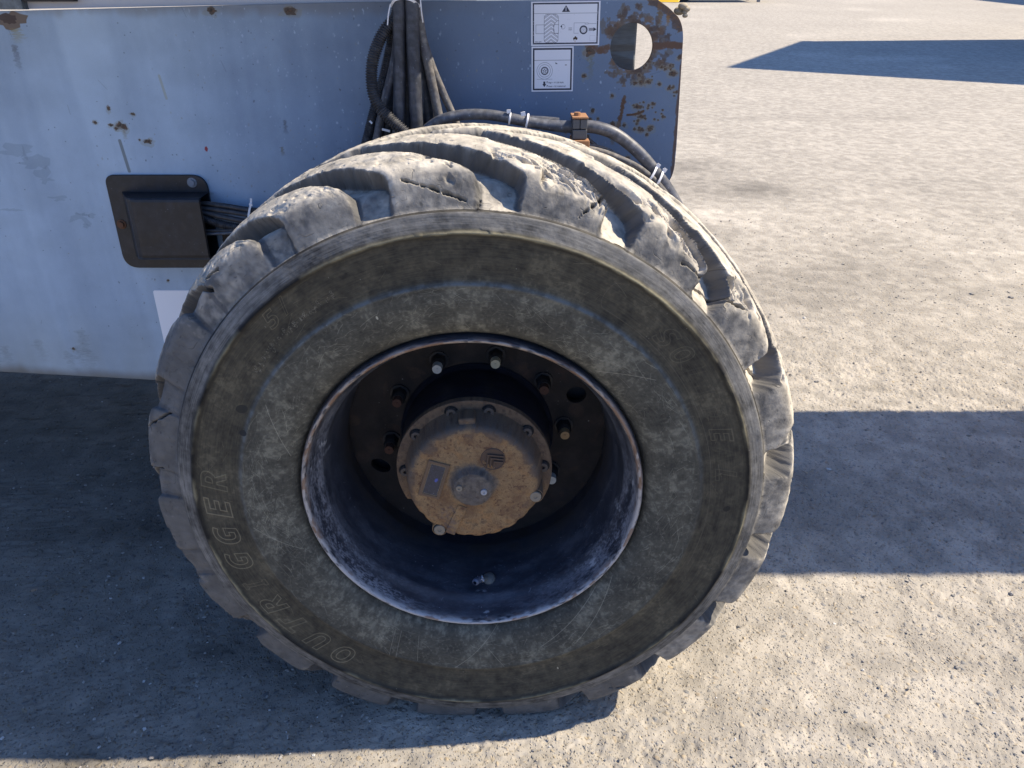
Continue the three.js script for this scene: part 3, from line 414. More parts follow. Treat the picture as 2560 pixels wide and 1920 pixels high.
// pipe clamp on the axle beam
{
  const blockMat = new THREE.MeshStandardMaterial({ color: lin(0.075, 0.08, 0.09), roughness: 0.5 });
  const rustMat = new THREE.MeshStandardMaterial({ color: lin(0.33, 0.17, 0.085), roughness: 0.9, bumpMap: bumpFine, bumpScale: 0.0006 });
  const cl = mk('hose_clamp', mergeGeometries([box(0.1285, 0.1435, 1.207, 1.2265, -1.765, -1.70, 0.0015), box(0.1445, 0.1595, 1.207, 1.2265, -1.765, -1.70, 0.0015), box(0.1287, 0.1593, 1.186, 1.2055, -1.765, -1.70, 0.0015)]), blockMat, machine, 'black clamp block holding the arched hose');
  mk('clamp_plate', box(0.127, 0.161, 1.2275, 1.2315, -1.768, -1.697, 0.001), rustMat, cl);
  mk('bolt', (() => { const g = new THREE.CylinderGeometry(0.0075, 0.008, 0.007, 6); g.translate(0.139, 1.235, -1.722); return g; })(), rustMat, cl);
  mk('base_plate', box(0.128, 0.165, 1.150, 1.1845, -1.772, -1.692, 0.002), rustMat, cl);
  mk('axle_beam', box(-0.35, 0.30, 0.42, 0.78, -1.98, -1.72, 0.02), darkSteel);
}
// yellow rest behind the top corner of the plate, with fittings below it
{
  const yellow = new THREE.MeshStandardMaterial({ color: lin(0.80, 0.50, 0.012), roughness: 0.35 });
  const g = new ConvexGeometry([[0.25, 1.62, -2.06], [0.385, 1.62, -2.06], [0.26, 1.452, -1.985], [0.3785, 1.4465, -1.985], [0.375, 1.448, -1.93], [0.30, 1.449, -1.93], [0.355, 1.62, -2.05], [0.26, 1.475, -2.12], [0.41, 1.452, -2.10], [0.40, 1.62, -2.12], [0.25, 1.62, -2.12]].map((p) => new THREE.Vector3(...p)));
  const y = mk('boom_rest', g, yellow, machine, 'bright yellow block behind the rusty corner of the end plate');
  const fit = new THREE.MeshStandardMaterial({ color: lin(0.36, 0.31, 0.23), roughness: 0.8 });
  const parts = []; for (const [x, yy, z, r] of [[0.384, 1.440, -1.925, 0.010], [0.392, 1.434, -1.925, 0.0085], [0.389, 1.427, -1.925, 0.006], [0.390, 1.4205, -1.922, 0.0058], [0.380, 1.430, -1.94, 0.012]]) { const s = new THREE.SphereGeometry(r, 12, 8); s.scale(1.1, 0.75, 1); s.translate(x, yy, z); parts.push(s); }
  mk('pipe_fitting', mergeGeometries(parts), fit, y, 'knobbly dusty fittings hanging below the yellow block');
  mk('boom', box(1.15, 7.5, 1.78, 2.33, -2.73, -1.875, 0.02), yellow);
  mk('shade_cover', box(-5.0, -0.35, 1.75, 2.7, -3.2, -1.95, 0.05), yellow);  // unseen block added overhead to shade the ground at left
  mk('shade_beam', box(-5.0, 0.085, 1.63, 1.9, -1.92, -1.58, 0.02), greyPaint);  // unseen beam added to keep the sun off the left ground
  mk('shade_cylinder', (() => { const c = new THREE.CylinderGeometry(0.07, 0.07, 0.96, 28); c.rotateZ(Math.PI / 2); c.translate(-0.18, 0.80, -1.775); return c; })(), darkSteel);  // added out of sight behind the tyre to shade a strip of ground
}

// ------------------------------------------------------------------ wheel
const W = new THREE.Vector3(-0.077, 0.593, -1.235);
const wheel = new THREE.Group(); wheel.name = 'wheel'; wheel.position.copy(W).sub(BASE); machine.add(wheel); wheel.userData.label = 'large wheel with torn dusty lugs and deep dark rim';
const DEG = Math.PI / 180;

// tyre: a carcass profile and a lug profile; the tread lifts one to the other
{
  const K = [ // r, z of carcass, r, z of lug top, tread position (0 at the shoulder, 1 at the crown), rows to the next
    [0.320, -0.034, 0.320, -0.034, -1, 3], [0.3325, -0.026, 0.3325, -0.026, -1, 3], [0.336, -0.016, 0.336, -0.016, -1, 4], [0.346, -0.003, 0.346, -0.003, -1, 6], [0.365, 0.0075, 0.365, 0.0075, -1, 10], [0.40, 0.0165, 0.40, 0.0165, -1, 10], [0.4275, 0.0195, 0.4275, 0.0195, -1, 4], [0.4345, 0.0205, 0.4345, 0.0205, -1, 4], [0.4415, 0.0165, 0.4415, 0.0165, -1, 8], [0.458, 0.0155, 0.458, 0.0155, -1, 14], [0.49, 0.0175, 0.49, 0.0175, -1, 12], [0.515, 0.0195, 0.515, 0.0195, -1, 4], [0.5235, 0.0240, 0.5235, 0.0240, -1, 4], [0.530, 0.0195, 0.530, 0.0195, -1, 8], [0.5520, 0.0125, 0.5520, 0.0125, -1, 3],
    [0.5545, 0.0108, 0.5545, 0.0108, -1, 4], [0.5570, 0.0045, 0.5575, 0.0045, -0.02, 3],
    [0.5580, -0.004, 0.5620, 0.0025, 0, 14], [0.5620, -0.030, 0.5900, -0.0025, 0.03, 10], [0.5690, -0.048, 0.6090, -0.0075, 0.065, 8], [0.5770, -0.066, 0.6200, -0.0180, 0.115, 10], [0.5860, -0.086, 0.6310, -0.046, 0.24, 14], [0.5960, -0.115, 0.6395, -0.09, 0.42, 16], [0.6040, -0.155, 0.6450, -0.14, 0.64, 18], [0.6080, -0.195, 0.6485, -0.188, 0.85, 13], [0.609, -0.230, 0.6495, -0.230, 1.0, 0]];
  const rows = [];
  const cr = (a, b, c, d, t) => 0.5 * (2 * b + (c - a) * t + (2 * a - 5 * b + 4 * c - d) * t * t + (3 * b - a - 3 * c + d) * t * t * t);
  let dupAt = -1;
  for (let k = 0; k < K.length - 1; k++) for (let i = 0; i < K[k][5]; i++) {
    if (dupAt < 0 && K[k][4] > -0.5) { dupAt = rows.length; rows.push([...K[k].slice(0, 4), -1]); }
    const t = i / K[k][5], a = K[Math.max(0, k - 1)], b = K[k], c = K[k + 1], d = K[Math.min(K.length - 1, k + 2)], o = [];
    const smooth = k > 1 && !(k >= 12 && k <= 17);
    for (let q = 0; q < 4; q++) o[q] = smooth ? cr(a[q], b[q], c[q], d[q], t) : mixn(b[q], c[q], t);
    o[4] = mixn(b[4], c[4], t); rows.push(o);
  }
  rows.push(K[K.length - 1].slice(0, 5));
  const nNear = rows.length; let len = 0; const vAt = [0];
  for (let k = 1; k < nNear; k++) { len += Math.hypot(rows[k][2] - rows[k - 1][2], rows[k][3] - rows[k - 1][3]); vAt[k] = len; }
  for (let k = nNear - 2; k >= 0; k -= rows[k][4] > 0 ? 2 : 4) { const r = rows[k]; rows.push([r[0], -0.46 - r[1], r[2], -0.46 - r[3], r[4] < 0 ? r[4] : -10 - r[4]]); vAt.push(len * 2 - vAt[k]); }
  const sRef = vAt[dupAt];
  for (let k = 0; k < rows.length; k++) rows[k][5] = (k < nNear ? vAt[k] : 2 * len - vAt[k]) - sRef;
  const VL = sRef; // the printed texture covers the outer sidewall only
  const vr = (r) => { for (let k = 1; k <= dupAt; k++) if (rows[k][2] >= r) return mixn(vAt[k - 1], vAt[k], (r - rows[k - 1][2]) / (rows[k][2] - rows[k - 1][2] + 1e-9)) / VL; return 1; };

  const NA = 2304, nR = rows.length, pos = new Float32Array((NA + 1) * nR * 3), uv = new Float32Array((NA + 1) * nR * 2), uv1 = new Float32Array((NA + 1) * nR * 2), col = new Float32Array((NA + 1) * nR * 3), idx = new Uint32Array(NA * (nR - 2) * 6);
  const PITCH = 360 / 19;
  const sh0 = (t) => Math.max(0, t - 0.07) / 0.93, shift = (t) => 27 * Math.pow(sh0(t), 1.22), halfW = (t) => mixn(6.55, 5.3, sat(t * 2.0)) + 0.5 * t;
  const angDist = (a, b) => { const d = mod(a - b + 180, 360) - 180; return d; };
  const win = (a, c, w) => Math.exp(-Math.pow(angDist(a, c) / w, 2));
  // lug height 0..1 and a measure of torn rubber; X and s are metres round the tyre and across it
  function lug(a, t, s, far, out) {
    const X = a * 0.0108, ph = far ? 9.47 + 73.5 : 73.5;
    const jx = 0.35 * vn(a * 0.09 + 3, t * 2, 201), c = a + shift(t) - ph + jx * 1.6 + 3.4 * win(a, -14, 24), k = Math.round(c / PITCH), da = c - k * PITCH;
    const slope = t > 0.075 ? 27 * 1.22 / 0.93 * Math.pow(sh0(t), 0.22) * DEG * 0.62 / 0.218 : 0, q = 1 / Math.hypot(1, slope);
    const R = 0.62 * DEG, rough = 0.0030 * fbm(X * 75, s * 75, 211, 3), id = hash2(mod(k, 19), far ? 1 : 0, 5);
    let d = (halfW(t) - Math.abs(da)) * R * q + rough;
    d = Math.min(d, (0.975 - 0.05 * id - t) * 0.218 + 0.6 * rough);
    let m = 0.09 * sstep(-0.035, -0.006, d) + 0.91 * sstep(-0.0085, 0.0022, d);
    m *= 1 - 0.075 * Math.exp(-Math.max(0, d) / 0.005) - 0.05 * id;
    // torn and chunked rubber, worst on top and on the upper left shoulder
    const worn = 0.30 + 0.65 * win(a, 2, 9) + 0.6 * win(a, 26, 10) + 0.7 * win(a, 14, 26) + 0.75 * win(a, 45, 16) + 0.85 * win(a, -62, 16) + 0.5 * win(a, -112, 18) + 0.4 * win(a, 75, 14);
    const edge = Math.exp(-Math.max(0, d) / 0.022), corner = Math.exp(-Math.pow((s - 0.085) / 0.035, 2));
    const n1 = fbm(X * 13, s * 15, 221, 3) * 1.9 + 0.10 * vn(c * 1.3, s * 70, 222);
    let tear = far ? 0 : sat(worn * (0.55 * edge + 0.8 * corner) - 0.26) * sstep(0.08, 0.22, n1) * sstep(0.02, 0.04, s);
    const shred = ridge(c * 1.35, s * 22 + c * 0.2, 231, 3), scoop = fbm(X * 32, s * 34, 233, 2);
    m -= tear * (0.26 + 0.20 * shred + 0.34 * scoop) * sstep(0, 0.005, d);
    // cuts and scuffs along the running direction
    const top = sstep(0.065, 0.08, s), cut = vn(X * 42, s * 190, 241) + 0.5 * vn(X * 110, s * 400, 242);
    m -= 0.12 * sstep(0.8, 1.05, cut) * top * sstep(0.002, 0.012, d);
    m -= 0.05 * sstep(0.45, 0.75, vn(X * 30, s * 50, 243)) * top * sstep(0, 0.01, d);
    m += 0.020 * fbm(X * 110, s * 150, 251, 3) * top * sstep(-0.002, 0.006, d);
    out[0] = m; out[1] = tear; out[2] = d;
  }
  const o3 = [0, 0, 0];
  // long cracks: angle, tread position start, angle, tread position end, width in metres, depth
  const cracks = [[-9, 0.12, 0, -0.02, 0.0022, 0.5], [2.5, 0.0, 1.5, -0.6, 0.002, 0.45], [38, 0.05, 47, 0.1, 0.0026, 0.5], [47, 0.1, 52, 0.16, 0.004, 0.6], [62, 0.05, 66, 0.13, 0.0045, 0.7], [-46, 0.1, -50, 0.26, 0.004, 0.6], [-47, 0.2, -43, 0.16, 0.002, 0.5], [-52, 0.22, -55, 0.3, 0.0024, 0.5], [-72, 0.02, -77, 0.2, 0.002, 0.6], [-70, 0.3, -62, 0.4, 0.0035, 0.7], [88, 0.2, 93, 0.5, 0.0016, 0.4], [19, 0.0, 22, 0.2, 0.0022, 0.5], [-84, 0.06, -86, 0.26, 0.0026, 0.5], [-148, 0.02, -143, 0.12, 0.002, 0.5], [150, 0.05, 147, 0.14, 0.0015, 0.3]];
  for (let i = 0; i <= NA; i++) {
    const a = (i % NA) / NA * 360, sa = Math.sin(a * DEG), ca = Math.cos(a * DEG), as = a > 180 ? a - 360 : a;
    for (let k = 0; k < nR; k++) {
      const [r0, z0, r1, z1, tt, sArc] = rows[k], n = k * (NA + 1) + i;
      let r = r0, z = z0, cr0 = 1, cg = 1, cb = 1;
      if (tt > -0.9 || tt <= -10) {
        const far = tt <= -10, t = far ? -tt - 10 : Math.max(0, tt);
        const X0 = as * 0.0108; lug(as, t, sArc, far, o3); let m = sat(o3[0]);
        if (!far) { const fill = (0.80 * sstep(-150, -110, as) * sstep(-12, -48, as) + 0.30 * win(as, -8, 22) + 0.10 + 0.25 * sat((Math.abs(as) - 125) / 20)) * sstep(0.125, 0.055, sArc) * (1 + 0.3 * fbm(X0 * 12, sArc * 12, 263, 3)); m = Math.max(m, sat(fill) * 0.92); }
        let dark = 0;
        if (!far) for (const [a0, t0, a1, t1, w, dp] of cracks) {
          const X = (as - a0) * DEG * 0.6, Y = sArc - (0.02 + t0 * 0.27), ux = (a1 - a0) * DEG * 0.6, uy = (t1 - t0) * 0.27, L2 = ux * ux + uy * uy, s = (X * ux + Y * uy) / L2;
          if (s > -0.05 && s < 1.05 && Math.abs(X) < 0.2) { const dd = Math.abs(X * uy - Y * ux) / Math.sqrt(L2) + 0.004 * fbm(X0 * 130, sArc * 130, 261, 3), f = sstep(w, w * 0.3, Math.abs(dd)) * (0.6 + 0.4 * Math.sin(s * 3.1)); m -= dp * f; dark = Math.max(dark, f); }
        }
        r = mixn(r0, r1, m); z = mixn(z0, z1, m);
        // caked floor of the grooves
        const floor = 1 - sstep(0.1, 0.5, m); r += floor * (0.0025 * fbm(X0 * 37, sArc * 37, 271, 4) + 0.0012 * fbm(X0 * 170, sArc * 150, 272, 2));
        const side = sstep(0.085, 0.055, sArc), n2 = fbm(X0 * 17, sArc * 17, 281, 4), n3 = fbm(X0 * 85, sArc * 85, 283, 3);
        const lit = sstep(-70, -30, as) * sstep(170, 120, as), dust = sat(0.30 + 0.62 * lit + 0.5 * n2 + 0.4 * n3 - 0.62 * side * (1 - floor * lit) - 0.25 * floor * sstep(15, -5, as));  // dust plus painted light: paler on the sunlit arc, darker on shaded faces and floors
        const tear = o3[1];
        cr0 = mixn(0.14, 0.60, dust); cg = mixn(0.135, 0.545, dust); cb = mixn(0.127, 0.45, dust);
        const lite = sat(tear * 0.8); const lt = lite * (0.35 + 0.65 * lit); cr0 = mixn(cr0, 0.56, lt); cg = mixn(cg, 0.515, lt); cb = mixn(cb, 0.44, lt);  // torn rubber is also painted paler along the sunlit arc
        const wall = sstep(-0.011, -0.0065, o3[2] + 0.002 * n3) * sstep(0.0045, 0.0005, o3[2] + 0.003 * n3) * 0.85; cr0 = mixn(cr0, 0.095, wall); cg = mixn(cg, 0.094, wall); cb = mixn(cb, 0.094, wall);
        cr0 *= 1 - 0.75 * dark; cg *= 1 - 0.75 * dark; cb *= 1 - 0.75 * dark;
        const ink = sstep(0.85, 1.0, vn(X0 * 80, sArc * 280, 291)) * 0.5; cr0 *= 1 - ink; cg *= 1 - ink; cb *= 1 - ink;
      } else {
        const sh = sstep(0.526, 0.545, r0), w = 0.0011 * fbm(as * 0.12, r0 * 40, 301, 3) * (0.4 + sh); z += z0 > -0.1 ? w : -w;
        if (z0 > -0.1 && r0 > 0.428 && r0 < 0.443) z += 0.0008 * fbm(as * 0.7, r0 * 150, 311, 3) * win(as, 5, 60);
        if (r0 > 0.516 && r0 < 0.531) { z += 0.0022 * sstep(0.25, 0.6, fbm(as * 0.3, r0 * 60, 321, 3)) * win(as, -2, 16); }
      }
      z += z > -0.12 ? 0.010 * sstep(-0.40, -0.585, r * ca) * sstep(0.36, 0.45, r) : 0; let x = r * sa, y = r * ca;
      const gy = yard(z + W.z) - W.y + 0.001; if (y < gy + 0.012) { const dd = gy + 0.012 - y; y = gy + 0.012 - 0.012 * (1 - Math.exp(-dd / 0.012)); }
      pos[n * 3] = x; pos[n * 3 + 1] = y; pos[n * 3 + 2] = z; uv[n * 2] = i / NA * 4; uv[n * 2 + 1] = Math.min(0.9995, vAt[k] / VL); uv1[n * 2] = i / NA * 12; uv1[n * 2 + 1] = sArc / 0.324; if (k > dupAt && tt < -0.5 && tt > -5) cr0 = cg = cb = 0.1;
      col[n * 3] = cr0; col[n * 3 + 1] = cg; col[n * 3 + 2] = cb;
    }
  }
  let q = 0; const g = new THREE.BufferGeometry();
  const quad = (k, i) => { const a = k * (NA + 1) + i, b = a + NA + 1; idx[q++] = a; idx[q++] = a + 1; idx[q++] = b; idx[q++] = b; idx[q++] = a + 1; idx[q++] = b + 1; };
  for (let Q = 0; Q < 4; Q++) { const at = q; for (let k = 0; k < dupAt; k++) for (let i = Q * NA / 4; i < (Q + 1) * NA / 4; i++) quad(k, i); g.addGroup(at, q - at, Q); }
  { const at = q; for (let k = dupAt + 1; k < nR - 1; k++) for (let i = 0; i < NA; i++) quad(k, i); g.addGroup(at, q - at, 4); }
  g.setAttribute('position', new THREE.BufferAttribute(pos, 3)); g.setAttribute('uv', new THREE.BufferAttribute(uv, 2)); g.setAttribute('uv1', new THREE.BufferAttribute(uv1, 2)); g.setAttribute('color', new THREE.BufferAttribute(col, 3)); g.setIndex(new THREE.BufferAttribute(idx, 1)); g.computeVertexNormals();
  { const nn = g.attributes.normal, join = (a, b) => { const x = nn.getX(a) + nn.getX(b), y = nn.getY(a) + nn.getY(b), z = nn.getZ(a) + nn.getZ(b), l = Math.hypot(x, y, z); nn.setXYZ(a, x / l, y / l, z / l); nn.setXYZ(b, x / l, y / l, z / l); };
    for (let k = 0; k < nR; k++) join(k * (NA + 1), k * (NA + 1) + NA);
    for (let i = 0; i <= NA; i++) join(dupAt * (NA + 1) + i, (dupAt + 1) * (NA + 1) + i); }

  // sidewall print and wear
  const rAtV = (v) => { const L = v * VL; for (let k = 1; k <= dupAt; k++) if (vAt[k] >= L) return mixn(rows[k - 1][2], rows[k][2], (L - vAt[k - 1]) / (vAt[k] - vAt[k - 1] + 1e-9)); return 0.557; };
  const TW = 2048, TH = 512, mats = [];
  for (let Q = 0; Q < 4; Q++) {
  const cm = canvasOf(TW, TH), cb2 = canvasOf(TW, TH), m2 = cm.getContext('2d'), b2 = cb2.getContext('2d'), R = rng(123);
  const U = (a) => { let x = mod(a - Q * 90, 360); if (x > 225) x -= 360; return x / 90 * TW; }, V = (r) => (1 - vr(r)) * TH;
  const im = m2.createImageData(TW, TH), d = im.data;
  for (let j = 0; j < TH; j++) {
    const r = rAtV(1 - (j + 0.5) / TH);
    for (let i = 0; i < TW; i++) {
      const ii = i + Q * TW, a = ii / TW * 90, n = fbm(ii / TW * 11.5, j / 118, 401, 4, 46) * 1.25, n2 = fbm(ii / TW * 48, j / 29, 411, 3, 192) * 1.2, n4 = fbm(ii / TW * 150, j / 9, 441, 3, 600), f = hash2(ii, j, 7) - 0.5; let c0, c1, c2;
      const inner = 1 - sstep(0.424, 0.446, r + 0.004 * n2), band = sstep(0.424, 0.446, r + 0.004 * n2) * (1 - sstep(0.512, 0.524, r + 0.004 * n)), ringm = Math.exp(-Math.pow((r - 0.524 - 0.002 * n2) / 0.0032, 2)), sh = sstep(0.524, 0.534, r + 0.003 * n), rid = Math.exp(-Math.pow((r - 0.436) / 0.0042, 2));
      // linear albedos; dust settles in flecks and drifts
      const olive = 0.5 + 0.5 * sat(0.5 + n * 1.4), fleck = sstep(0.12, 0.5, n4 + 0.6 * n2 + 0.3 * n) * 0.030, rub = fbm(ii / TW * 26, j / 3.2, 471, 3, 104);
      const gi = 0.070 + 0.045 * n + 0.055 * n2 * sat(0.6 + 1.5 * n) + 0.022 * n4 + fleck + 0.014 * rub, bo = 0.034 * olive + 0.018 + 0.022 * n2 + 0.012 * n4 + 0.6 * fleck * sat(0.3 + 2 * n) + 0.018 * rub; c0 = inner * gi * 1.12 + band * bo * 1.22; c1 = inner * gi * 1.06 + band * bo * 1.05; c2 = inner * gi * 0.80 + band * bo * 0.66;
      const s2 = sh * (0.120 + 0.07 * n + 0.06 * n2 + 0.03 * n4 + 0.08 * rub); c0 += s2; c1 += s2 * 0.96; c2 += s2 * 0.88;
      const rb = rid * (0.3 + 0.6 * sat(0.4 + n2 * 1.8)) * sat(Math.cos((a - 350) * DEG) * 0.9 + 0.45); c0 = mixn(c0, 0.125, rb); c1 = mixn(c1, 0.138, rb); c2 = mixn(c2, 0.138, rb);  // highlight painted on the raised ridge, fading away from the top
      const rg = ringm * sat(0.45 + 1.3 * fbm(ii / TW * 10.25, 3, 421, 4, 41)); c0 = mixn(c0, 0.25, rg); c1 = mixn(c1, 0.22, rg); c2 = mixn(c2, 0.135, rg);
      const k = 1 + 0.3 * f, q2 = (j * TW + i) * 4; d[q2] = Math.pow(sat(c0 * k), 1 / 2.2) * 255; d[q2 + 1] = Math.pow(sat(c1 * k), 1 / 2.2) * 255; d[q2 + 2] = Math.pow(sat(c2 * k), 1 / 2.2) * 255; d[q2 + 3] = 255;
    }
  }
  m2.putImageData(im, 0, 0);
  b2.fillStyle = '#808080'; b2.fillRect(0, 0, TW, TH);
  const sc = (a0, r0, a1, r1, col3, al, w) => { m2.strokeStyle = col3; m2.globalAlpha = al; m2.lineWidth = w; m2.beginPath(); const ux = U(a0), dx = (a1 - a0) / 90 * TW; m2.moveTo(ux, V(r0)); m2.quadraticCurveTo(ux + dx * 0.5 + 14 * (R() - 0.5), (V(r0) + V(r1)) / 2 + 14 * (R() - 0.5), ux + dx, V(r1)); m2.stroke(); m2.globalAlpha = 1; };
  // scuffs: short strokes in clusters, some long
  for (let i = 0; i < 620; i++) { const a = R() * 360, r = 0.345 + 0.09 * Math.pow(R(), 0.7), l = 1 + 7 * R() * R(), dr = (R() - 0.5) * 0.03; sc(a, r, a + l * (R() < 0.5 ? -1 : 1), Math.min(0.435, Math.max(0.34, r + dr)), R() < 0.8 ? '#a8a692' : '#cdc6ac', 0.10 + 0.38 * R() * R(), 1.0 + 1.6 * R()); }
  for (let c = 0; c < 22; c++) { const a = c < 8 ? 232 + 50 * R() : R() * 360, r = 0.36 + 0.06 * R(); for (let i = 0; i < 22; i++) { const aa = a + (R() - 0.5) * 9, rr = r + (R() - 0.5) * 0.03; sc(aa, rr, aa + (R() - 0.5) * 8, rr + (R() - 0.5) * 0.03, '#b8b49f', 0.10 + 0.34 * R(), 1.3); } }
  for (let i = 0; i < 90; i++) { const a = R() * 360, r = 0.45 + 0.06 * R(); sc(a, r, a + (R() - 0.5) * 9, Math.min(0.518, Math.max(0.446, r + (R() - 0.5) * 0.04)), '#9a9076', 0.12 + 0.3 * R(), 1.4); }
  for (let i = 0; i < 60; i++) { m2.fillStyle = i % 3 ? '#b7b6ad' : '#1c1b19'; m2.globalAlpha = 0.5; m2.beginPath(); m2.ellipse(U(R() * 360), V(0.34 + 0.2 * R()), 0.8 + R(), 1 + 2 * R(), 0, 0, 7); m2.fill(); m2.globalAlpha = 1; }
  for (const [a, r, rx, ry, c3] of [[-22, 0.405, 3, 7, '#b9b5a2'], [158, 0.47, 2.2, 6, '#b5af96'], [92, 0.49, 9, 12, '#1d1b18'], [-5, 0.49, 9, 10, '#3a372c'], [-64, 0.455, 14, 18, '#232320'], [-70, 0.44, 10, 14, '#1d1e20']]) { m2.fillStyle = c3; m2.globalAlpha = 0.8; m2.beginPath(); m2.ellipse(U(a), V(r), rx * 2, ry, 0.3, 0, 7); m2.fill(); m2.globalAlpha = 1; }
  for (const [a0, r0, a1, r1] of [[171, 0.335, 186, 0.433], [176, 0.385, 172, 0.432], [125, 0.345, 150, 0.42], [132, 0.34, 160, 0.40], [205, 0.37, 203, 0.44], [207, 0.37, 205, 0.44], [199, 0.37, 197, 0.43], [250, 0.36, 262, 0.43], [285, 0.35, 300, 0.42], [40, 0.35, 52, 0.42]]) sc(a0, r0, a1, r1, '#b4af9a', 0.5, 2.4);
  // moulded letters, tops outwards
  const letter = (ch, a, r, hgt, wdeg, al = 0.75) => { for (const [ctx, style, lw] of [[m2, '#8f866c', 3.2], [b2, '#d8d8d8', 5]]) { ctx.save(); ctx.translate(U(a), V(r)); const hpx = (vr(r + hgt / 2) - vr(r - hgt / 2)) * TH; ctx.font = 'bold italic 100px sans-serif'; const tw = ctx.measureText(ch).width; ctx.scale(wdeg / 90 * TW / Math.max(tw, 42), hpx / 73); ctx.textAlign = 'center'; ctx.lineWidth = lw; ctx.globalAlpha = al; ctx.strokeStyle = style; ctx.strokeText(ch, 0, 36); ctx.restore(); } };
  'OUTRIGGER'.split('').forEach((ch, i) => letter(ch, -145 + i * 7.45, 0.488, 0.047, ch === 'I' ? 2.4 : 5.6, [0.6, 0.5, 0.35, 0.5, 0.3, 0.55, 0.6, 0.6, 0.4][i]));
  'SOLIDEAL'.split('').forEach((ch, i) => letter(ch, 44.6 + i * 5.4, 0.483, 0.040, ch === 'I' ? 1.8 : 4.0, [0.22, 0.26, 0.1, 0.1, 0.12, 0.3, 0.08, 0.2][i]));
  letter('5', -42, 0.50, 0.03, 3.0, 0.4); letter('/', -38, 0.503, 0.032, 1.6, 0.3);
  // roughened small print and a moulded pill shape
  for (let i = 0; i < 130; i++) { const a = -54 + 26 * R(), r = 0.462 + 0.012 * (R() - 0.5) + (a + 54) * 0.0004; m2.strokeStyle = R() < 0.6 ? '#a09a88' : '#191815'; m2.globalAlpha = 0.55; m2.lineWidth = 1.4; m2.beginPath(); m2.arc(U(a), V(r), 2 + 4 * R(), R() * 6, R() * 6 + 3); m2.stroke(); m2.globalAlpha = 1; }
  for (const ctx of [m2, b2]) { ctx.strokeStyle = ctx === m2 ? '#6d6757' : '#b0b0b0'; ctx.lineWidth = 2.5; ctx.globalAlpha = ctx === m2 ? 0.4 : 1; const x0 = U(29), x1 = x0 + 81 / 90 * TW, y0 = V(0.507), y1 = V(0.455), r = (y1 - y0) / 2; ctx.beginPath(); ctx.moveTo(x1, y1); ctx.lineTo(x0 + 40, y1); ctx.quadraticCurveTo(x0, y1, x0, (y0 + y1) / 2); ctx.quadraticCurveTo(x0, y0, x0 + 40, y0); ctx.stroke(); ctx.globalAlpha = 1; }
  { const bi = b2.getImageData(0, 0, TW, TH), bd = bi.data; for (let j = 0; j < TH; j++) for (let i = 0; i < TW; i++) { const n = 26 * (fbm((i + Q * TW) / 16, j / 10, 431, 4, 512) + 0.35 * (hash2(i, j, 13) - 0.5)), q2 = (j * TW + i) * 4; bd[q2] += n; bd[q2 + 1] += n; bd[q2 + 2] += n; } b2.putImageData(bi, 0, 0); }
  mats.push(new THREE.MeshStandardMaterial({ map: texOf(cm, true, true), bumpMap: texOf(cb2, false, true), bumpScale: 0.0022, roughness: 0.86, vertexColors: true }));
  }
  // fine grain of the tread rubber: pits, hair cracks and scuffs
  const TS = 1024, tread = new Float32Array(TS * TS);
  for (let j = 0; j < TS; j++) for (let i = 0; i < TS; i++) {
    const n = fbm(i / 64, j / 64, 451, 5, 16, 16), w1 = vn(i / 46, j / 46, 453, 0, 0), cr = Math.abs(vn(i / 64 + w1 * 0.5, j / 128, 457, 16, 8)), cr2 = Math.abs(vn(i / 32, j / 32 + w1 * 0.4, 459, 32, 32));
    tread[j * TS + i] = 0.62 + 0.5 * n - 0.4 * sstep(0.022, 0.0, cr) * sstep(0.2, 0.4, n) - 0.35 * sstep(0.04, 0.0, cr2) * sstep(0.1, 0.3, -n) + 0.12 * (hash2(i, j, 23) - 0.5);
  }
  const tmap = dataTex(TS, TS, (i, j, o) => { o[0] = o[1] = o[2] = 0.72 + 0.34 * tread[j * TS + i]; }), tbump = dataTex(TS, TS, (i, j, o) => { o[0] = o[1] = o[2] = tread[j * TS + i]; }, false);
  tmap.channel = tbump.channel = 1;
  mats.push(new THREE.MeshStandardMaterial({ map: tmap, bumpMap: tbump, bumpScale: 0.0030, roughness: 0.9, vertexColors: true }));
  mk('tyre', g, mats, wheel, 'dusty black tyre with cracked and torn lugs');
}

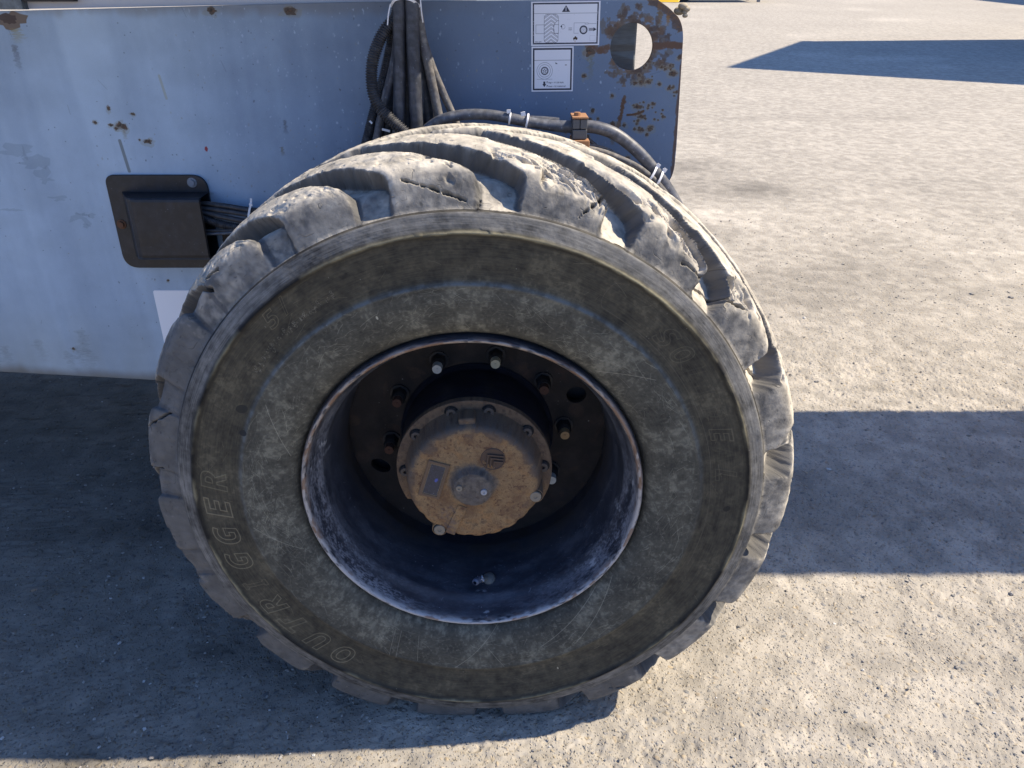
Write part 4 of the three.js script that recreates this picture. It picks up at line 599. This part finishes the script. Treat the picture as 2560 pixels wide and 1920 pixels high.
// rim
const rimTex = (() => {
  const w = 2048, h = 512, c = canvasOf(w, h), g = c.getContext('2d'), im = g.createImageData(w, h), d = im.data, R = rng(55);
  for (let j = 0; j < h; j++) for (let i = 0; i < w; i++) {
    const v = 1 - j / h, a = i / w * 360, n = fbm(i / 60, j / 40, 501, 5, 34), n2 = fbm(i / 14, j / 12, 503, 3), f = hash2(i, j, 17);
    // v: 0 outside of flange .. 0.16 lip edge .. 1 disc seat
    let r = 0.030 + 0.018 * n + 0.008 * n2, gg = 0.036 + 0.020 * n + 0.009 * n2, b = 0.052 + 0.026 * n + 0.011 * n2;
    const lipm = Math.exp(-Math.pow((v - 0.185) / 0.052, 2)), up = sat(Math.cos(a * DEG) * 0.9 + 0.35), low = 1 - up;
    const lw = sat(lipm * (0.8 + 1.7 * n2 + 1.0 * n + 0.35 * low)); r = mixn(r, mixn(0.40, 0.30, up), lw); gg = mixn(gg, mixn(0.39, 0.25, up), lw); b = mixn(b, mixn(0.39, 0.21, up), lw);
    const rust = sat(lipm * sstep(0.1, 0.4, fbm(i / 30, j / 30, 507, 4, 68) + 0.25 * up)); r = mixn(r, 0.17, rust * 0.8); gg = mixn(gg, 0.085, rust * 0.8); b = mixn(b, 0.045, rust * 0.8);
    // dust and scuffs inside the lip, most on the lower left and the sides
    const patch = sstep(0.2, 0.3, v) * sstep(0.62, 0.25, v);
    const side = Math.exp(-Math.pow((mod(a, 360) - 222) / 16, 2)) * 1.1 * sstep(0.42, 0.2, v) + 0.55 * Math.exp(-Math.pow((mod(a, 360) - 268) / 40, 2)) + 0.5 * Math.exp(-Math.pow((mod(a, 360) - 110) / 34, 2));
    const nf = fbm(i / 5, j / 5, 509, 3), du = sat(patch * side * (0.9 + 2.0 * n + 1.2 * n2 + 2.2 * nf)); r = mixn(r, 0.30, du * 0.85); gg = mixn(gg, 0.31, du * 0.85); b = mixn(b, 0.345, du * 0.85);
    const film = sat(0.15 + n * 1.2 + n2 * 0.4 + nf * 0.9) * 0.26 * sstep(0.2, 0.3, v); r = mixn(r, 0.115, film); gg = mixn(gg, 0.125, film); b = mixn(b, 0.145, film);
    const old = sstep(0.7, 1, v) * sat(0.5 + n * 1.5); r = mixn(r, 0.035, old); gg = mixn(gg, 0.03, old); b = mixn(b, 0.028, old);
    const k = 1 + 0.3 * (f - 0.5), q = (j * w + i) * 4; d[q] = Math.pow(sat(r * k), 1 / 2.2) * 255; d[q + 1] = Math.pow(sat(gg * k), 1 / 2.2) * 255; d[q + 2] = Math.pow(sat(b * k), 1 / 2.2) * 255; d[q + 3] = 255;
  }
  g.putImageData(im, 0, 0);
  for (let i = 0; i < 900; i++) { const a = R() * 360, v = 0.24 + 0.6 * Math.pow(R(), 1.3), dens = 0.3 + 0.7 * Math.exp(-Math.pow((mod(a, 360) - 130) / 40, 2)); if (R() > dens) continue; g.fillStyle = '#b9bcc4'; g.globalAlpha = 0.35 + 0.5 * R(); g.beginPath(); g.ellipse(a / 360 * w, (1 - v) * h, 0.6 + 1.6 * R() * R(), 0.8 + 2.6 * R() * R() * R(), R() - 0.5, 0, 7); g.fill(); }
  const splash = (a, v, rx, ry, n, al) => { for (let i = 0; i < n; i++) { g.fillStyle = '#9da0a4'; g.globalAlpha = al; g.beginPath(); g.ellipse((a / 360) * w + (R() - 0.5) * rx, (1 - v) * h + (R() - 0.5) * ry, 1 + 4 * R(), 1 + 5 * R(), R() * 3, 0, 7); g.fill(); } };
  splash(128, 0.36, 18, 26, 22, 0.8); splash(103, 0.5, 16, 70, 26, 0.5); splash(88, 0.33, 10, 14, 10, 0.8); splash(176, 0.3, 8, 10, 8, 0.7); splash(286, 0.46, 12, 60, 30, 0.6); splash(280, 0.55, 6, 90, 22, 0.5); splash(178, 0.52, 24, 14, 14, 0.25);
  g.globalAlpha = 0.5; g.strokeStyle = '#a8abb2'; for (let i = 0; i < 240; i++) { g.globalAlpha = 0.15 + 0.4 * R(); g.lineWidth = 0.7 + R(); const x = (i < 60 ? 100 + 40 * R() : R() * 360) / 360 * w, y = (0.2 + 0.55 * R()) * h; g.beginPath(); g.moveTo(x, y); g.lineTo(x + 22 * (R() - 0.5), y + 30 * (R() - 0.5)); g.stroke(); }
  g.globalAlpha = 1;
  return texOf(c, true, true);
})();
// lathe about the axle: points are [radius, z, v]
function turned(pts, seg = 160) {
  const pos = [], uv = [], idx = [], n = pts.length;
  for (let i = 0; i <= seg; i++) { const a = i / seg * Math.PI * 2; for (const [r, z, v] of pts) { pos.push(r * Math.sin(a), r * Math.cos(a), z); uv.push(i / seg, v ?? 0); } }
  for (let i = 0; i < seg; i++) for (let k = 0; k < n - 1; k++) { const a = i * n + k, b = a + n; idx.push(a, b, a + 1, a + 1, b, b + 1); }
  const g = new THREE.BufferGeometry(); g.setAttribute('position', new THREE.Float32BufferAttribute(pos, 3)); g.setAttribute('uv', new THREE.Float32BufferAttribute(uv, 2)); g.setIndex(idx); g.computeVertexNormals(); return g;
}
mk('rim', turned([[0.300, -0.10, 0], [0.312, -0.05, 0], [0.331, -0.030, 0.01], [0.3315, -0.024, 0.04], [0.331, -0.012, 0.09], [0.3295, -0.004, 0.13], [0.3275, -0.0008, 0.15], [0.3255, 0, 0.17], [0.3225, -0.001, 0.19], [0.3205, -0.004, 0.21], [0.3185, -0.012, 0.25], [0.315, -0.028, 0.32], [0.311, -0.042, 0.38], [0.3065, -0.052, 0.42], [0.301, -0.060, 0.46], [0.2995, -0.068, 0.5], [0.297, -0.095, 0.6], [0.2945, -0.115, 0.67], [0.2895, -0.130, 0.72], [0.2865, -0.145, 0.77], [0.283, -0.175, 0.87], [0.2805, -0.2, 0.94], [0.2795, -0.212, 0.97], [0.283, -0.220, 0.99], [0.284, -0.262, 1]], 220), new THREE.MeshPhysicalMaterial({ map: rimTex, roughness: 0.42, metalness: 0, clearcoat: 0.25, clearcoatRoughness: 0.35, bumpMap: bumpFine, bumpScale: 0.0004 }), wheel, 'dark blue black rim with scuffed rusty lip');

// wheel disc with two holes
const rustDark = (base, spots, seed, rep) => { const c = canvasOf(512, 512), g = c.getContext('2d'); g.fillStyle = base; g.fillRect(0, 0, 512, 512); const R = rng(seed); for (let i = 0; i < 420; i++) { g.fillStyle = spots[i % spots.length]; g.globalAlpha = 0.06 + 0.2 * R(); g.beginPath(); g.ellipse(R() * 512, R() * 512, 2 + 34 * R() * R(), 2 + 28 * R() * R(), R() * 3, 0, 7); g.fill(); } g.globalAlpha = 0.7; for (let i = 0; i < 90; i++) { g.fillStyle = '#8f9194'; g.beginPath(); g.ellipse(R() * 512, R() * 512, 0.5 + 1.2 * R() * R(), 0.5 + 1.2 * R() * R(), 0, 0, 7); g.fill(); } g.globalAlpha = 1; grain(c, 0.55, 26, seed + 1); const t = texOf(c, true, true); if (rep) t.repeat.set(rep, rep); return t; };
const discMat = new THREE.MeshStandardMaterial({ map: rustDark('#211c1a', ['#4a3022', '#131417', '#35231a', '#16171b', '#50382a'], 61), roughness: 0.8, bumpMap: bumpFine, bumpScale: 0.0012 });
const planar = (g, k) => { const p = g.attributes.position, uv = g.attributes.uv; for (let i = 0; i < p.count; i++) uv.setXY(i, p.getX(i) * k + 0.5, p.getY(i) * k + 0.5); return g; };
{
  const s = new THREE.Shape(); s.absarc(0, 0, 0.2835, 0, Math.PI * 2, false);
  for (const [x, y, rx, ry, rot] of [[-0.222, -0.090, 0.024, 0.0165, -0.5], [0.217, 0.091, 0.022, 0.020, 0.2]]) { const h = new THREE.Path(); h.absellipse(x, y, rx, ry, 0, Math.PI * 2, true, rot); s.holes.push(h); }
  const g = new THREE.ExtrudeGeometry(s, { depth: 0.014, bevelEnabled: true, bevelSize: 0.001, bevelThickness: 0.001, bevelSegments: 1, curveSegments: 64 }); g.translate(0, 0, -0.266);
  mk('wheel_disc', planar(g, 1.7), discMat, wheel, 'black rusty wheel disc with two slots');
}
const hubMat = new THREE.MeshStandardMaterial({ map: rustDark('#1a1e29', ['#12151e', '#252c3a', '#1d212b', '#2c241f'], 71, 3), roughness: 0.5, bumpMap: bumpFine, bumpScale: 0.0006 });
mk('hub_drum', turned([[0.168, -0.251, 0], [0.168, -0.244, 0.05], [0.1615, -0.240, 0.1], [0.1595, -0.23, 0.15], [0.158, -0.115, 0.8], [0.1565, -0.111, 0.85], [0.10, -0.111, 1]], 120), hubMat, wheel, 'dark cylindrical hub drum');
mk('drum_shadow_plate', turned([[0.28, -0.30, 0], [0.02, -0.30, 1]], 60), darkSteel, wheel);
// cover of the hub motor
const bumpCover = bumpFine.clone(); bumpCover.repeat.set(2.5, 2.5); bumpCover.needsUpdate = true;
const coverMat = new THREE.MeshStandardMaterial({ roughness: 0.85, bumpMap: bumpCover, bumpScale: 0.0022, map: (() => {
  const w = 1024, c = canvasOf(w, w), g = c.getContext('2d'), im = g.createImageData(w, w), d = im.data, R = rng(81), mm = w / 0.36;
  for (let j = 0; j < w; j++) for (let i = 0; i < w; i++) {
    const x = (i - w / 2) / mm, y = (w / 2 - j) / mm, r = Math.hypot(x, y), n = fbm(i / 70, j / 70, 601, 5), n2 = fbm(i / 18, j / 18, 603, 4), f = hash2(i, j, 19);
    let cr = 0.30 + 0.18 * n2 + 0.12 * n, cg = 0.188 + 0.12 * n2 + 0.075 * n, cb = 0.085 + 0.05 * n2 + 0.03 * n;        // dusty tan
    const n3 = fbm(i / 6, j / 6, 607, 3), dk = sat(sstep(-0.35, 0.45, n * 0.9 + 0.5 * n2 + 0.7 * n3) * 0.8 + 0.25 * sstep(0.2, 0.5, n2)); const or = sat(sstep(0.05, 0.3, fbm(i / 40 + 9, j / 40, 613, 4)) * 0.6); cr = mixn(cr, 0.27, or); cg = mixn(cg, 0.145, or); cb = mixn(cb, 0.055, or); const g3 = 1 + 0.55 * n3; cr *= g3; cg *= g3; cb *= g3; cr = mixn(cr, 0.105, dk); cg = mixn(cg, 0.052, dk); cb = mixn(cb, 0.026, dk);   // rust
    const top = sat(sstep(0.112, 0.132, r + 0.03 * n) * (0.5 + 1.3 * y / 0.15 + 0.6) ); cr = mixn(cr, 0.105 + 0.07 * n2, top * 0.8); cg = mixn(cg, 0.070 + 0.05 * n2, top * 0.8); cb = mixn(cb, 0.046 + 0.03 * n2, top * 0.8); // bare dark upper flange
    const blue = sat(Math.exp(-Math.pow((r - 0.128) / 0.008, 2)) * sstep(-0.02, 0.05, y) * (0.7 + n2)); cr = mixn(cr, 0.062, blue * 0.7); cg = mixn(cg, 0.060, blue * 0.7); cb = mixn(cb, 0.058, blue * 0.7);
    const boss = sstep(0.052, 0.038, r + 0.012 * n); cr = mixn(cr, 0.075 + 0.08 * n2, boss * 0.8); cg = mixn(cg, 0.075 + 0.07 * n2, boss * 0.8); cb = mixn(cb, 0.075 + 0.06 * n2, boss * 0.8);
    const k = 1 + 0.5 * (f - 0.5), q = (j * w + i) * 4; d[q] = Math.pow(sat(cr * k), 1 / 2.2) * 255; d[q + 1] = Math.pow(sat(cg * k), 1 / 2.2) * 255; d[q + 2] = Math.pow(sat(cb * k), 1 / 2.2) * 255; d[q + 3] = 255;
  }
  g.putImageData(im, 0, 0);
  for (let i = 0; i < 260; i++) { g.fillStyle = '#b9aa90'; g.globalAlpha = 0.5; g.beginPath(); g.ellipse(R() * w, R() * w, 0.7 + 1.8 * R() * R(), 0.7 + 1.8 * R() * R(), 0, 0, 7); g.fill(); }
  g.fillStyle = '#4a4550'; for (let i = 0; i < 70; i++) { g.globalAlpha = 0.16; g.beginPath(); g.ellipse(w / 2 + (-0.052 + 0.028 * (R() - 0.5)) * mm, w / 2 + (0.05 + 0.07 * R()) * mm, 3 + 12 * R(), 3 + 10 * R(), R() * 3, 0, 7); g.fill(); }
  g.globalAlpha = 1; return texOf(c);
})() });
const coverUV = (g) => planar(g, 1 / 0.36);
{
  // flange with a toothed lower edge and two ears
  const s = new THREE.Shape(); const N = 240;
  for (let i = 0; i <= N; i++) { const a = i / N * 360, as = a > 180 ? a - 360 : a; let r = 0.1572; if (Math.abs(as) > 118) { r = 0.150 - 0.003 * sstep(0.2, 0.5, Math.sin(a * DEG * 16) + 0.6 * vn(a * 0.2, 1, 3)); } const x = r * Math.sin(a * DEG), y = r * Math.cos(a * DEG); i ? s.lineTo(x, y) : s.moveTo(x, y); }
  const fl = new THREE.ExtrudeGeometry(s, { depth: 0.015, bevelEnabled: true, bevelSize: 0.0015, bevelThickness: 0.0015, bevelSegments: 2 }); fl.translate(0, 0, -0.1115);
  const face = turned([[0.141, -0.096, 0], [0.1385, -0.088, 0], [0.1335, -0.060, 0], [0.131, -0.050, 0], [0.1285, -0.0445, 0], [0.124, -0.0405, 0], [0.117, -0.0395, 0], [0.06, -0.0385, 0], [0.046, -0.038, 0], [0.0425, -0.036, 0], [0.0405, -0.030, 0], [0.0375, -0.0215, 0], [0.035, -0.0195, 0], [0.02, -0.0188, 0], [0.0, -0.0188, 0]], 160);
  const fp = face.attributes.position; for (let i = 0; i < fp.count; i++) { const x = fp.getX(i), y = fp.getY(i), r = Math.hypot(x, y), a = Math.atan2(x, y) / DEG; if (r > 0.115) { const k = Math.abs(a) > 118 ? 1 - 0.02 * sat(Math.sin(a * DEG * 22) * 1.6) : 1; fp.setXYZ(i, x * k, y * k, fp.getZ(i)); } else if (r > 0.044) fp.setZ(i, fp.getZ(i) + 0.0009 * fbm(x * 60 + 9, y * 60, 611, 3)); }
  const ears = []; for (const [a, r] of [[103.2, 0.1275], [-147.4, 0.1315]]) { const e = new THREE.CylinderGeometry(0.0155, 0.017, 0.05, 28); e.rotateX(Math.PI / 2); e.translate(r * Math.sin(a * DEG), r * Math.cos(a * DEG), -0.068); ears.push(e); }
  const tab = box(-0.0165, 0.0165, 0.115, 0.1425, -0.09, -0.0505, 0.005); tab.rotateZ(4 * DEG);
  const strip = box(-0.010, 0.010, -0.128, -0.055, -0.0395, -0.0368, 0.001); strip.rotateZ(-0.40);
  const all = [fl, face, ...ears, tab, strip].map((g2) => { const q = g2.index ? g2.toNonIndexed() : g2; for (const k of Object.keys(q.attributes)) if (!['position', 'normal', 'uv'].includes(k)) q.deleteAttribute(k); return q; });
  mk('hub_cover', coverUV(mergeGeometries(all)), coverMat, wheel, 'rusty brown hub cover with round boss and two ears');
  const boltM = new THREE.MeshStandardMaterial({ color: lin(0.075, 0.06, 0.05), roughness: 0.7 }), black = new THREE.MeshStandardMaterial({ color: lin(0.008, 0.008, 0.008), roughness: 0.9 });
  const socket = (r, h, dpt = 0.5) => { // cap screw with a hex socket
    const o = new THREE.Shape(); o.absarc(0, 0, r, 0, Math.PI * 2, false); const hx = new THREE.Path(); for (let k = 0; k <= 6; k++) { const t = -k * Math.PI / 3; k ? hx.lineTo(Math.cos(t) * r * dpt, Math.sin(t) * r * dpt) : hx.moveTo(r * dpt, 0); } o.holes.push(hx);
    const g2 = new THREE.ExtrudeGeometry(o, { depth: h, bevelEnabled: true, bevelSize: 0.0006, bevelThickness: 0.0008, bevelSegments: 2, curveSegments: 20 }); const bt = new THREE.CylinderGeometry(r * 0.9, r * 0.9, 0.001, 20); bt.rotateX(Math.PI / 2); bt.translate(0, 0, 0.002); return mergeGeometries([g2.toNonIndexed(), bt.toNonIndexed()]);
  };
  const recess = (r) => { const g2 = new THREE.RingGeometry(r * 0.9, r * 1.32, 28); return g2; };
  const sg = socket(0.0096, 0.0085);
  for (let k = 0; k < 10; k++) { const a = 13 + k * 36.6; if (k === 3 || k === 5 || k === 6) continue; const b = mk('cover_bolt', sg, boltM, wheel); b.position.set(0.140 * Math.sin(a * DEG), 0.140 * Math.cos(a * DEG), -0.0955); const rc = mk('bolt_recess', recess(0.0108), black, wheel); rc.position.set(b.position.x, b.position.y, -0.0948); }
  const earScrew = new THREE.MeshStandardMaterial({ color: lin(0.2, 0.17, 0.13), roughness: 0.7 });
  const eg = socket(0.0108, 0.003, 0.42);
  for (const [a, r] of [[103.2, 0.1275], [-147.4, 0.1315]]) { const b = mk('ear_screw', eg, earScrew, wheel); b.position.set(r * Math.sin(a * DEG), r * Math.cos(a * DEG), -0.0425); const q = mk('washer', new THREE.RingGeometry(0.0117, 0.0136, 28), black, wheel); q.position.set(b.position.x, b.position.y, -0.0425); }
  const pg = socket(0.0058, 0.003, 0.5), plugM = new THREE.MeshStandardMaterial({ color: lin(0.28, 0.29, 0.32), roughness: 0.5 });
  mk('boss_plug', pg, earScrew, wheel).position.set(-0.026, 0.006, -0.0195); mk('boss_plug', pg, plugM, wheel).position.set(0.022, -0.003, -0.0195);
  // name plate without legible print
  const np = mk('name_plate', (() => { const a = box(-0.0155, 0.0155, -0.036, 0.036, 0, 0.0022, 0.0006); return a; })(), new THREE.MeshStandardMaterial({ roughness: 0.4, map: (() => { const c = canvasOf(256, 512), g = c.getContext('2d'); g.fillStyle = '#272c3a'; g.fillRect(0, 0, 256, 512); const R = rng(91); g.strokeStyle = '#6b604f'; g.lineWidth = 14; g.strokeRect(4, 4, 248, 504); for (let i = 0; i < 60; i++) { g.fillStyle = ['#8f96a8', '#4f5a80', '#6b6f7c', '#a8aab0'][i % 4]; g.globalAlpha = 0.7; g.beginPath(); g.ellipse(R() * 256, R() * 512, 1 + 5 * R() * R(), 1 + 6 * R() * R(), R(), 0, 7); g.fill(); } g.globalAlpha = 0.8; g.fillStyle = '#3f51a6'; g.beginPath(); g.ellipse(165, 250, 26, 34, 0.5, 0, 7); g.fill(); g.globalAlpha = 1; grain(c, 0.3, 20, 5); return texOf(c); })() }), wheel, 'small dark blue plate on the hub cover');
  np.position.set(-0.0765, 0.0125, -0.0392); np.rotation.z = -0.30;
  const frame = mk('plate_frame', (() => { const o = new THREE.Shape(); o.moveTo(-0.021, -0.041); o.lineTo(0.021, -0.041); o.lineTo(0.021, 0.041); o.lineTo(-0.021, 0.041); o.closePath(); const h = new THREE.Path(); h.moveTo(-0.016, -0.0365); h.lineTo(-0.016, 0.0365); h.lineTo(0.016, 0.0365); h.lineTo(0.016, -0.0365); h.closePath(); o.holes.push(h); return new THREE.ExtrudeGeometry(o, { depth: 0.003, bevelEnabled: true, bevelSize: 0.0008, bevelThickness: 0.0008, bevelSegments: 1 }); })(), new THREE.MeshStandardMaterial({ color: lin(0.14, 0.09, 0.055), roughness: 0.9 }), wheel); frame.position.set(-0.0765, 0.0125, -0.0395); frame.rotation.z = -0.30;
  // cast emblem: three nested arms in a shallow round field
  const emM = new THREE.MeshStandardMaterial({ color: lin(0.075, 0.046, 0.032), roughness: 0.7 });
  const em = [turned([[0.0245, -0.0005, 0], [0.0238, 0.0016, 0], [0.0225, 0.0016, 0], [0.0222, 0.0004, 0], [0.0, 0.0004, 0]], 48).toNonIndexed()];
  for (let k = 0; k < 3; k++) { const o = -0.009 + k * 0.0068; const l = 0.029 - k * 0.0068; const h = box(o, o + l, 0.0085 - k * 0.0068, 0.0112 - k * 0.0068, 0, 0.0042, 0.0005), v = box(o - 0.0027, o, 0.0112 - k * 0.0068 - l, 0.0112 - k * 0.0068, 0, 0.0042, 0.0005); em.push(h.toNonIndexed(), v.toNonIndexed()); }
  for (const g2 of em) { for (const k of Object.keys(g2.attributes)) if (!['position', 'normal', 'uv'].includes(k)) g2.deleteAttribute(k); }
  const e2 = mk('emblem', mergeGeometries(em), emM, wheel, 'round cast emblem of nested chevrons'); e2.position.set(0.040, 0.060, -0.0388); e2.rotation.z = -0.12;
}
// wheel studs
{
  const nutM = new THREE.MeshStandardMaterial({ color: lin(0.018, 0.017, 0.018), roughness: 0.6 }), rusty = new THREE.MeshStandardMaterial({ color: lin(0.075, 0.035, 0.022), roughness: 0.9 }), white = new THREE.MeshStandardMaterial({ color: lin(0.44, 0.44, 0.41), roughness: 0.7 }), tan = new THREE.MeshStandardMaterial({ color: lin(0.32, 0.20, 0.09), roughness: 0.8 }), cream = new THREE.MeshStandardMaterial({ color: lin(0.42, 0.40, 0.29), roughness: 0.8 });
  const nut = (() => { const a = new THREE.CylinderGeometry(0.0155, 0.0168, 0.022, 6); a.rotateX(Math.PI / 2); a.translate(0, 0, 0.015); const b = new THREE.CylinderGeometry(0.0205, 0.0205, 0.004, 28); b.rotateX(Math.PI / 2); b.translate(0, 0, 0.002); const c = new THREE.CylinderGeometry(0.0118, 0.0155, 0.008, 24); c.rotateX(Math.PI / 2); c.translate(0, 0, 0.029); return mergeGeometries([a, b, c]); })();
  const tip = (() => { const a = new THREE.CylinderGeometry(0.0098, 0.0106, 0.016, 22); a.rotateX(Math.PI / 2); a.translate(0, 0, 0.041); const b = new THREE.CylinderGeometry(0.0025, 0.0025, 0.002, 12); b.rotateX(Math.PI / 2); b.translate(0, 0, 0.0495); return mergeGeometries([a, b]); })();
  const caps = [cream, rusty, tan, white, rusty, rusty, rusty, rusty, rusty, white];
  for (let k = 0; k < 10; k++) { const a = 12.9 + k * 35.9; const st = mk('wheel_stud', tip, caps[k], wheel); st.position.set(0.192 * Math.sin(a * DEG), 0.192 * Math.cos(a * DEG), -0.2505); st.rotation.z = k * 0.7; mk('nut', nut, nutM, wheel).position.copy(st.position); wheel.children[wheel.children.length - 1].rotation.z = k * 1.3; }
}
// valve and a scrap of film on it
{
  const vm = new THREE.MeshStandardMaterial({ color: lin(0.10, 0.12, 0.17), roughness: 0.5 }), vg = new THREE.MeshStandardMaterial({ color: lin(0.14, 0.14, 0.13), roughness: 0.8 });
  const a = new THREE.SphereGeometry(0.014, 20, 14); a.scale(1, 0.8, 1.2); a.translate(0.026, -0.293, -0.105);
  const b = hoseGeo([[0.022, -0.288, -0.10], [0.010, -0.276, -0.082], [0.003, -0.268, -0.070]], 0.0058, 0.003, 12);
  mk('valve_stem', mergeGeometries([a.toNonIndexed(), b.toNonIndexed()].map((g2) => { for (const k of Object.keys(g2.attributes)) if (!['position', 'normal', 'uv'].includes(k)) g2.deleteAttribute(k); return g2; })), vg, wheel);
  mk('valve_cap', hoseGeo([[0.006, -0.271, -0.076], [-0.001, -0.265, -0.062], [-0.003, -0.264, -0.056]], (s, L) => s > L - 0.002 ? 0.004 : 0.0075, 0.002, 14), vm, wheel);
  const R = rng(3), pos = []; for (let i = 0; i < 40; i++) { const p = [0.010 + 0.014 * (R() - 0.5), -0.268 + 0.008 * (R() - 0.5), -0.074 + 0.012 * (R() - 0.5)]; for (let k = 0; k < 3; k++) pos.push(p[0] + 0.007 * (R() - 0.5), p[1] + 0.007 * (R() - 0.5), p[2] + 0.007 * (R() - 0.5)); }
  const g2 = new THREE.BufferGeometry(); g2.setAttribute('position', new THREE.Float32BufferAttribute(pos, 3)); g2.computeVertexNormals(); mk('plastic_scrap', g2, new THREE.MeshStandardMaterial({ color: lin(0.6, 0.62, 0.66), roughness: 0.5 }), wheel, 'scrap of white film caught on the valve');
}
{ const ax = new THREE.CylinderGeometry(0.14, 0.16, 0.55, 40); ax.rotateX(Math.PI / 2); ax.translate(W.x, W.y, -1.69); mk('axle', ax, darkSteel); }

// ------------------------------------------------------------------ far end of the yard
{
  const dark = new THREE.MeshStandardMaterial({ color: lin(0.03, 0.032, 0.036), roughness: 0.7 }), tyreM = new THREE.MeshStandardMaterial({ color: lin(0.02, 0.02, 0.021), roughness: 0.9 }), steel = new THREE.MeshStandardMaterial({ color: lin(0.2, 0.21, 0.23), roughness: 0.5 });
  const tr = new THREE.Group(); tr.name = numbered('parked_trailer'); const tz = -37.2, ty = yard(tz); tr.position.set(7.4, ty, tz); scene.add(tr);
  tag(tr, 'dark flat trailer parked far off at the top edge of the yard', 'trailer');
  const add = (n, g) => (m, p) => { const q = new THREE.Mesh(g, m); q.name = numbered(n); q.castShadow = true; q.position.set(...p); tr.add(q); return q; };
  add('deck', new RoundedBoxGeometry(9.4, 0.35, 2.4, 2, 0.05))(dark, [-1.0, 1.05, -1.2]);
  add('side_board', new THREE.BoxGeometry(9.4, 0.7, 0.06))(dark, [-1.0, 1.58, -0.03]);
  const wg = new THREE.CylinderGeometry(0.45, 0.45, 0.28, 24); wg.rotateX(Math.PI / 2);
  for (const x of [-2.2, -1.1, 0.0]) for (const z of [-0.2, -2.2]) add('wheel', wg)(tyreM, [x, 0.45, z]);
  for (const z of [-0.3, -2.1]) add('support_leg', new THREE.BoxGeometry(0.12, 0.95, 0.12))(steel, [3.35, 0.475, z]);
  add('axle', new THREE.BoxGeometry(3, 0.2, 1.6))(dark, [-1.1, 0.45, -1.2]);

  const cream = new THREE.MeshStandardMaterial({ color: lin(0.4, 0.39, 0.36), roughness: 0.8 }), roofM = new THREE.MeshStandardMaterial({ color: lin(0.2, 0.2, 0.21), roughness: 0.6 }), doorM = new THREE.MeshStandardMaterial({ color: lin(0.1, 0.13, 0.2), roughness: 0.6 });
  const shed = (name, label, corner, dir, len, wid, h, cat) => { const s = new THREE.Group(); s.name = numbered(name); s.position.set(corner[0], yard(corner[1]), corner[1]); s.rotation.y = -Math.atan2(dir[1], dir[0]); scene.add(s); tag(s, label, cat);
    const p = (n, g, m, at) => { const q = new THREE.Mesh(g, m); q.name = numbered(n); q.castShadow = q.receiveShadow = true; q.position.set(...at); s.add(q); };
    p('wall', new THREE.BoxGeometry(len, h - 0.2, wid), cream, [len / 2, (h - 0.2) / 2, -wid / 2]); p('roof', new THREE.BoxGeometry(len + 0.1, 0.2, wid + 0.1), roofM, [len / 2, h - 0.1, -wid / 2]); p('door', new THREE.BoxGeometry(0.08, h * 0.6, wid * 0.5), doorM, [-0.03, h * 0.3, -wid / 2]); };
  shed('shadow_shed', 'unseen shed with flat roof added to cast the long shadow on the yard', [10.4, -14.25], [0.87, 0.48], 9, 5.4, 8, 'shed');  // unseen building added only to cast the long yard shadow
  shed('shadow_warehouse', 'unseen warehouse far beyond the right edge of the view', [28.5, -24], [0.99, 0.1], 20, 30, 11, 'shadow_warehouse');  // unseen building added only to cast the shadow in the far corner
}

renderer.render(scene, camera);
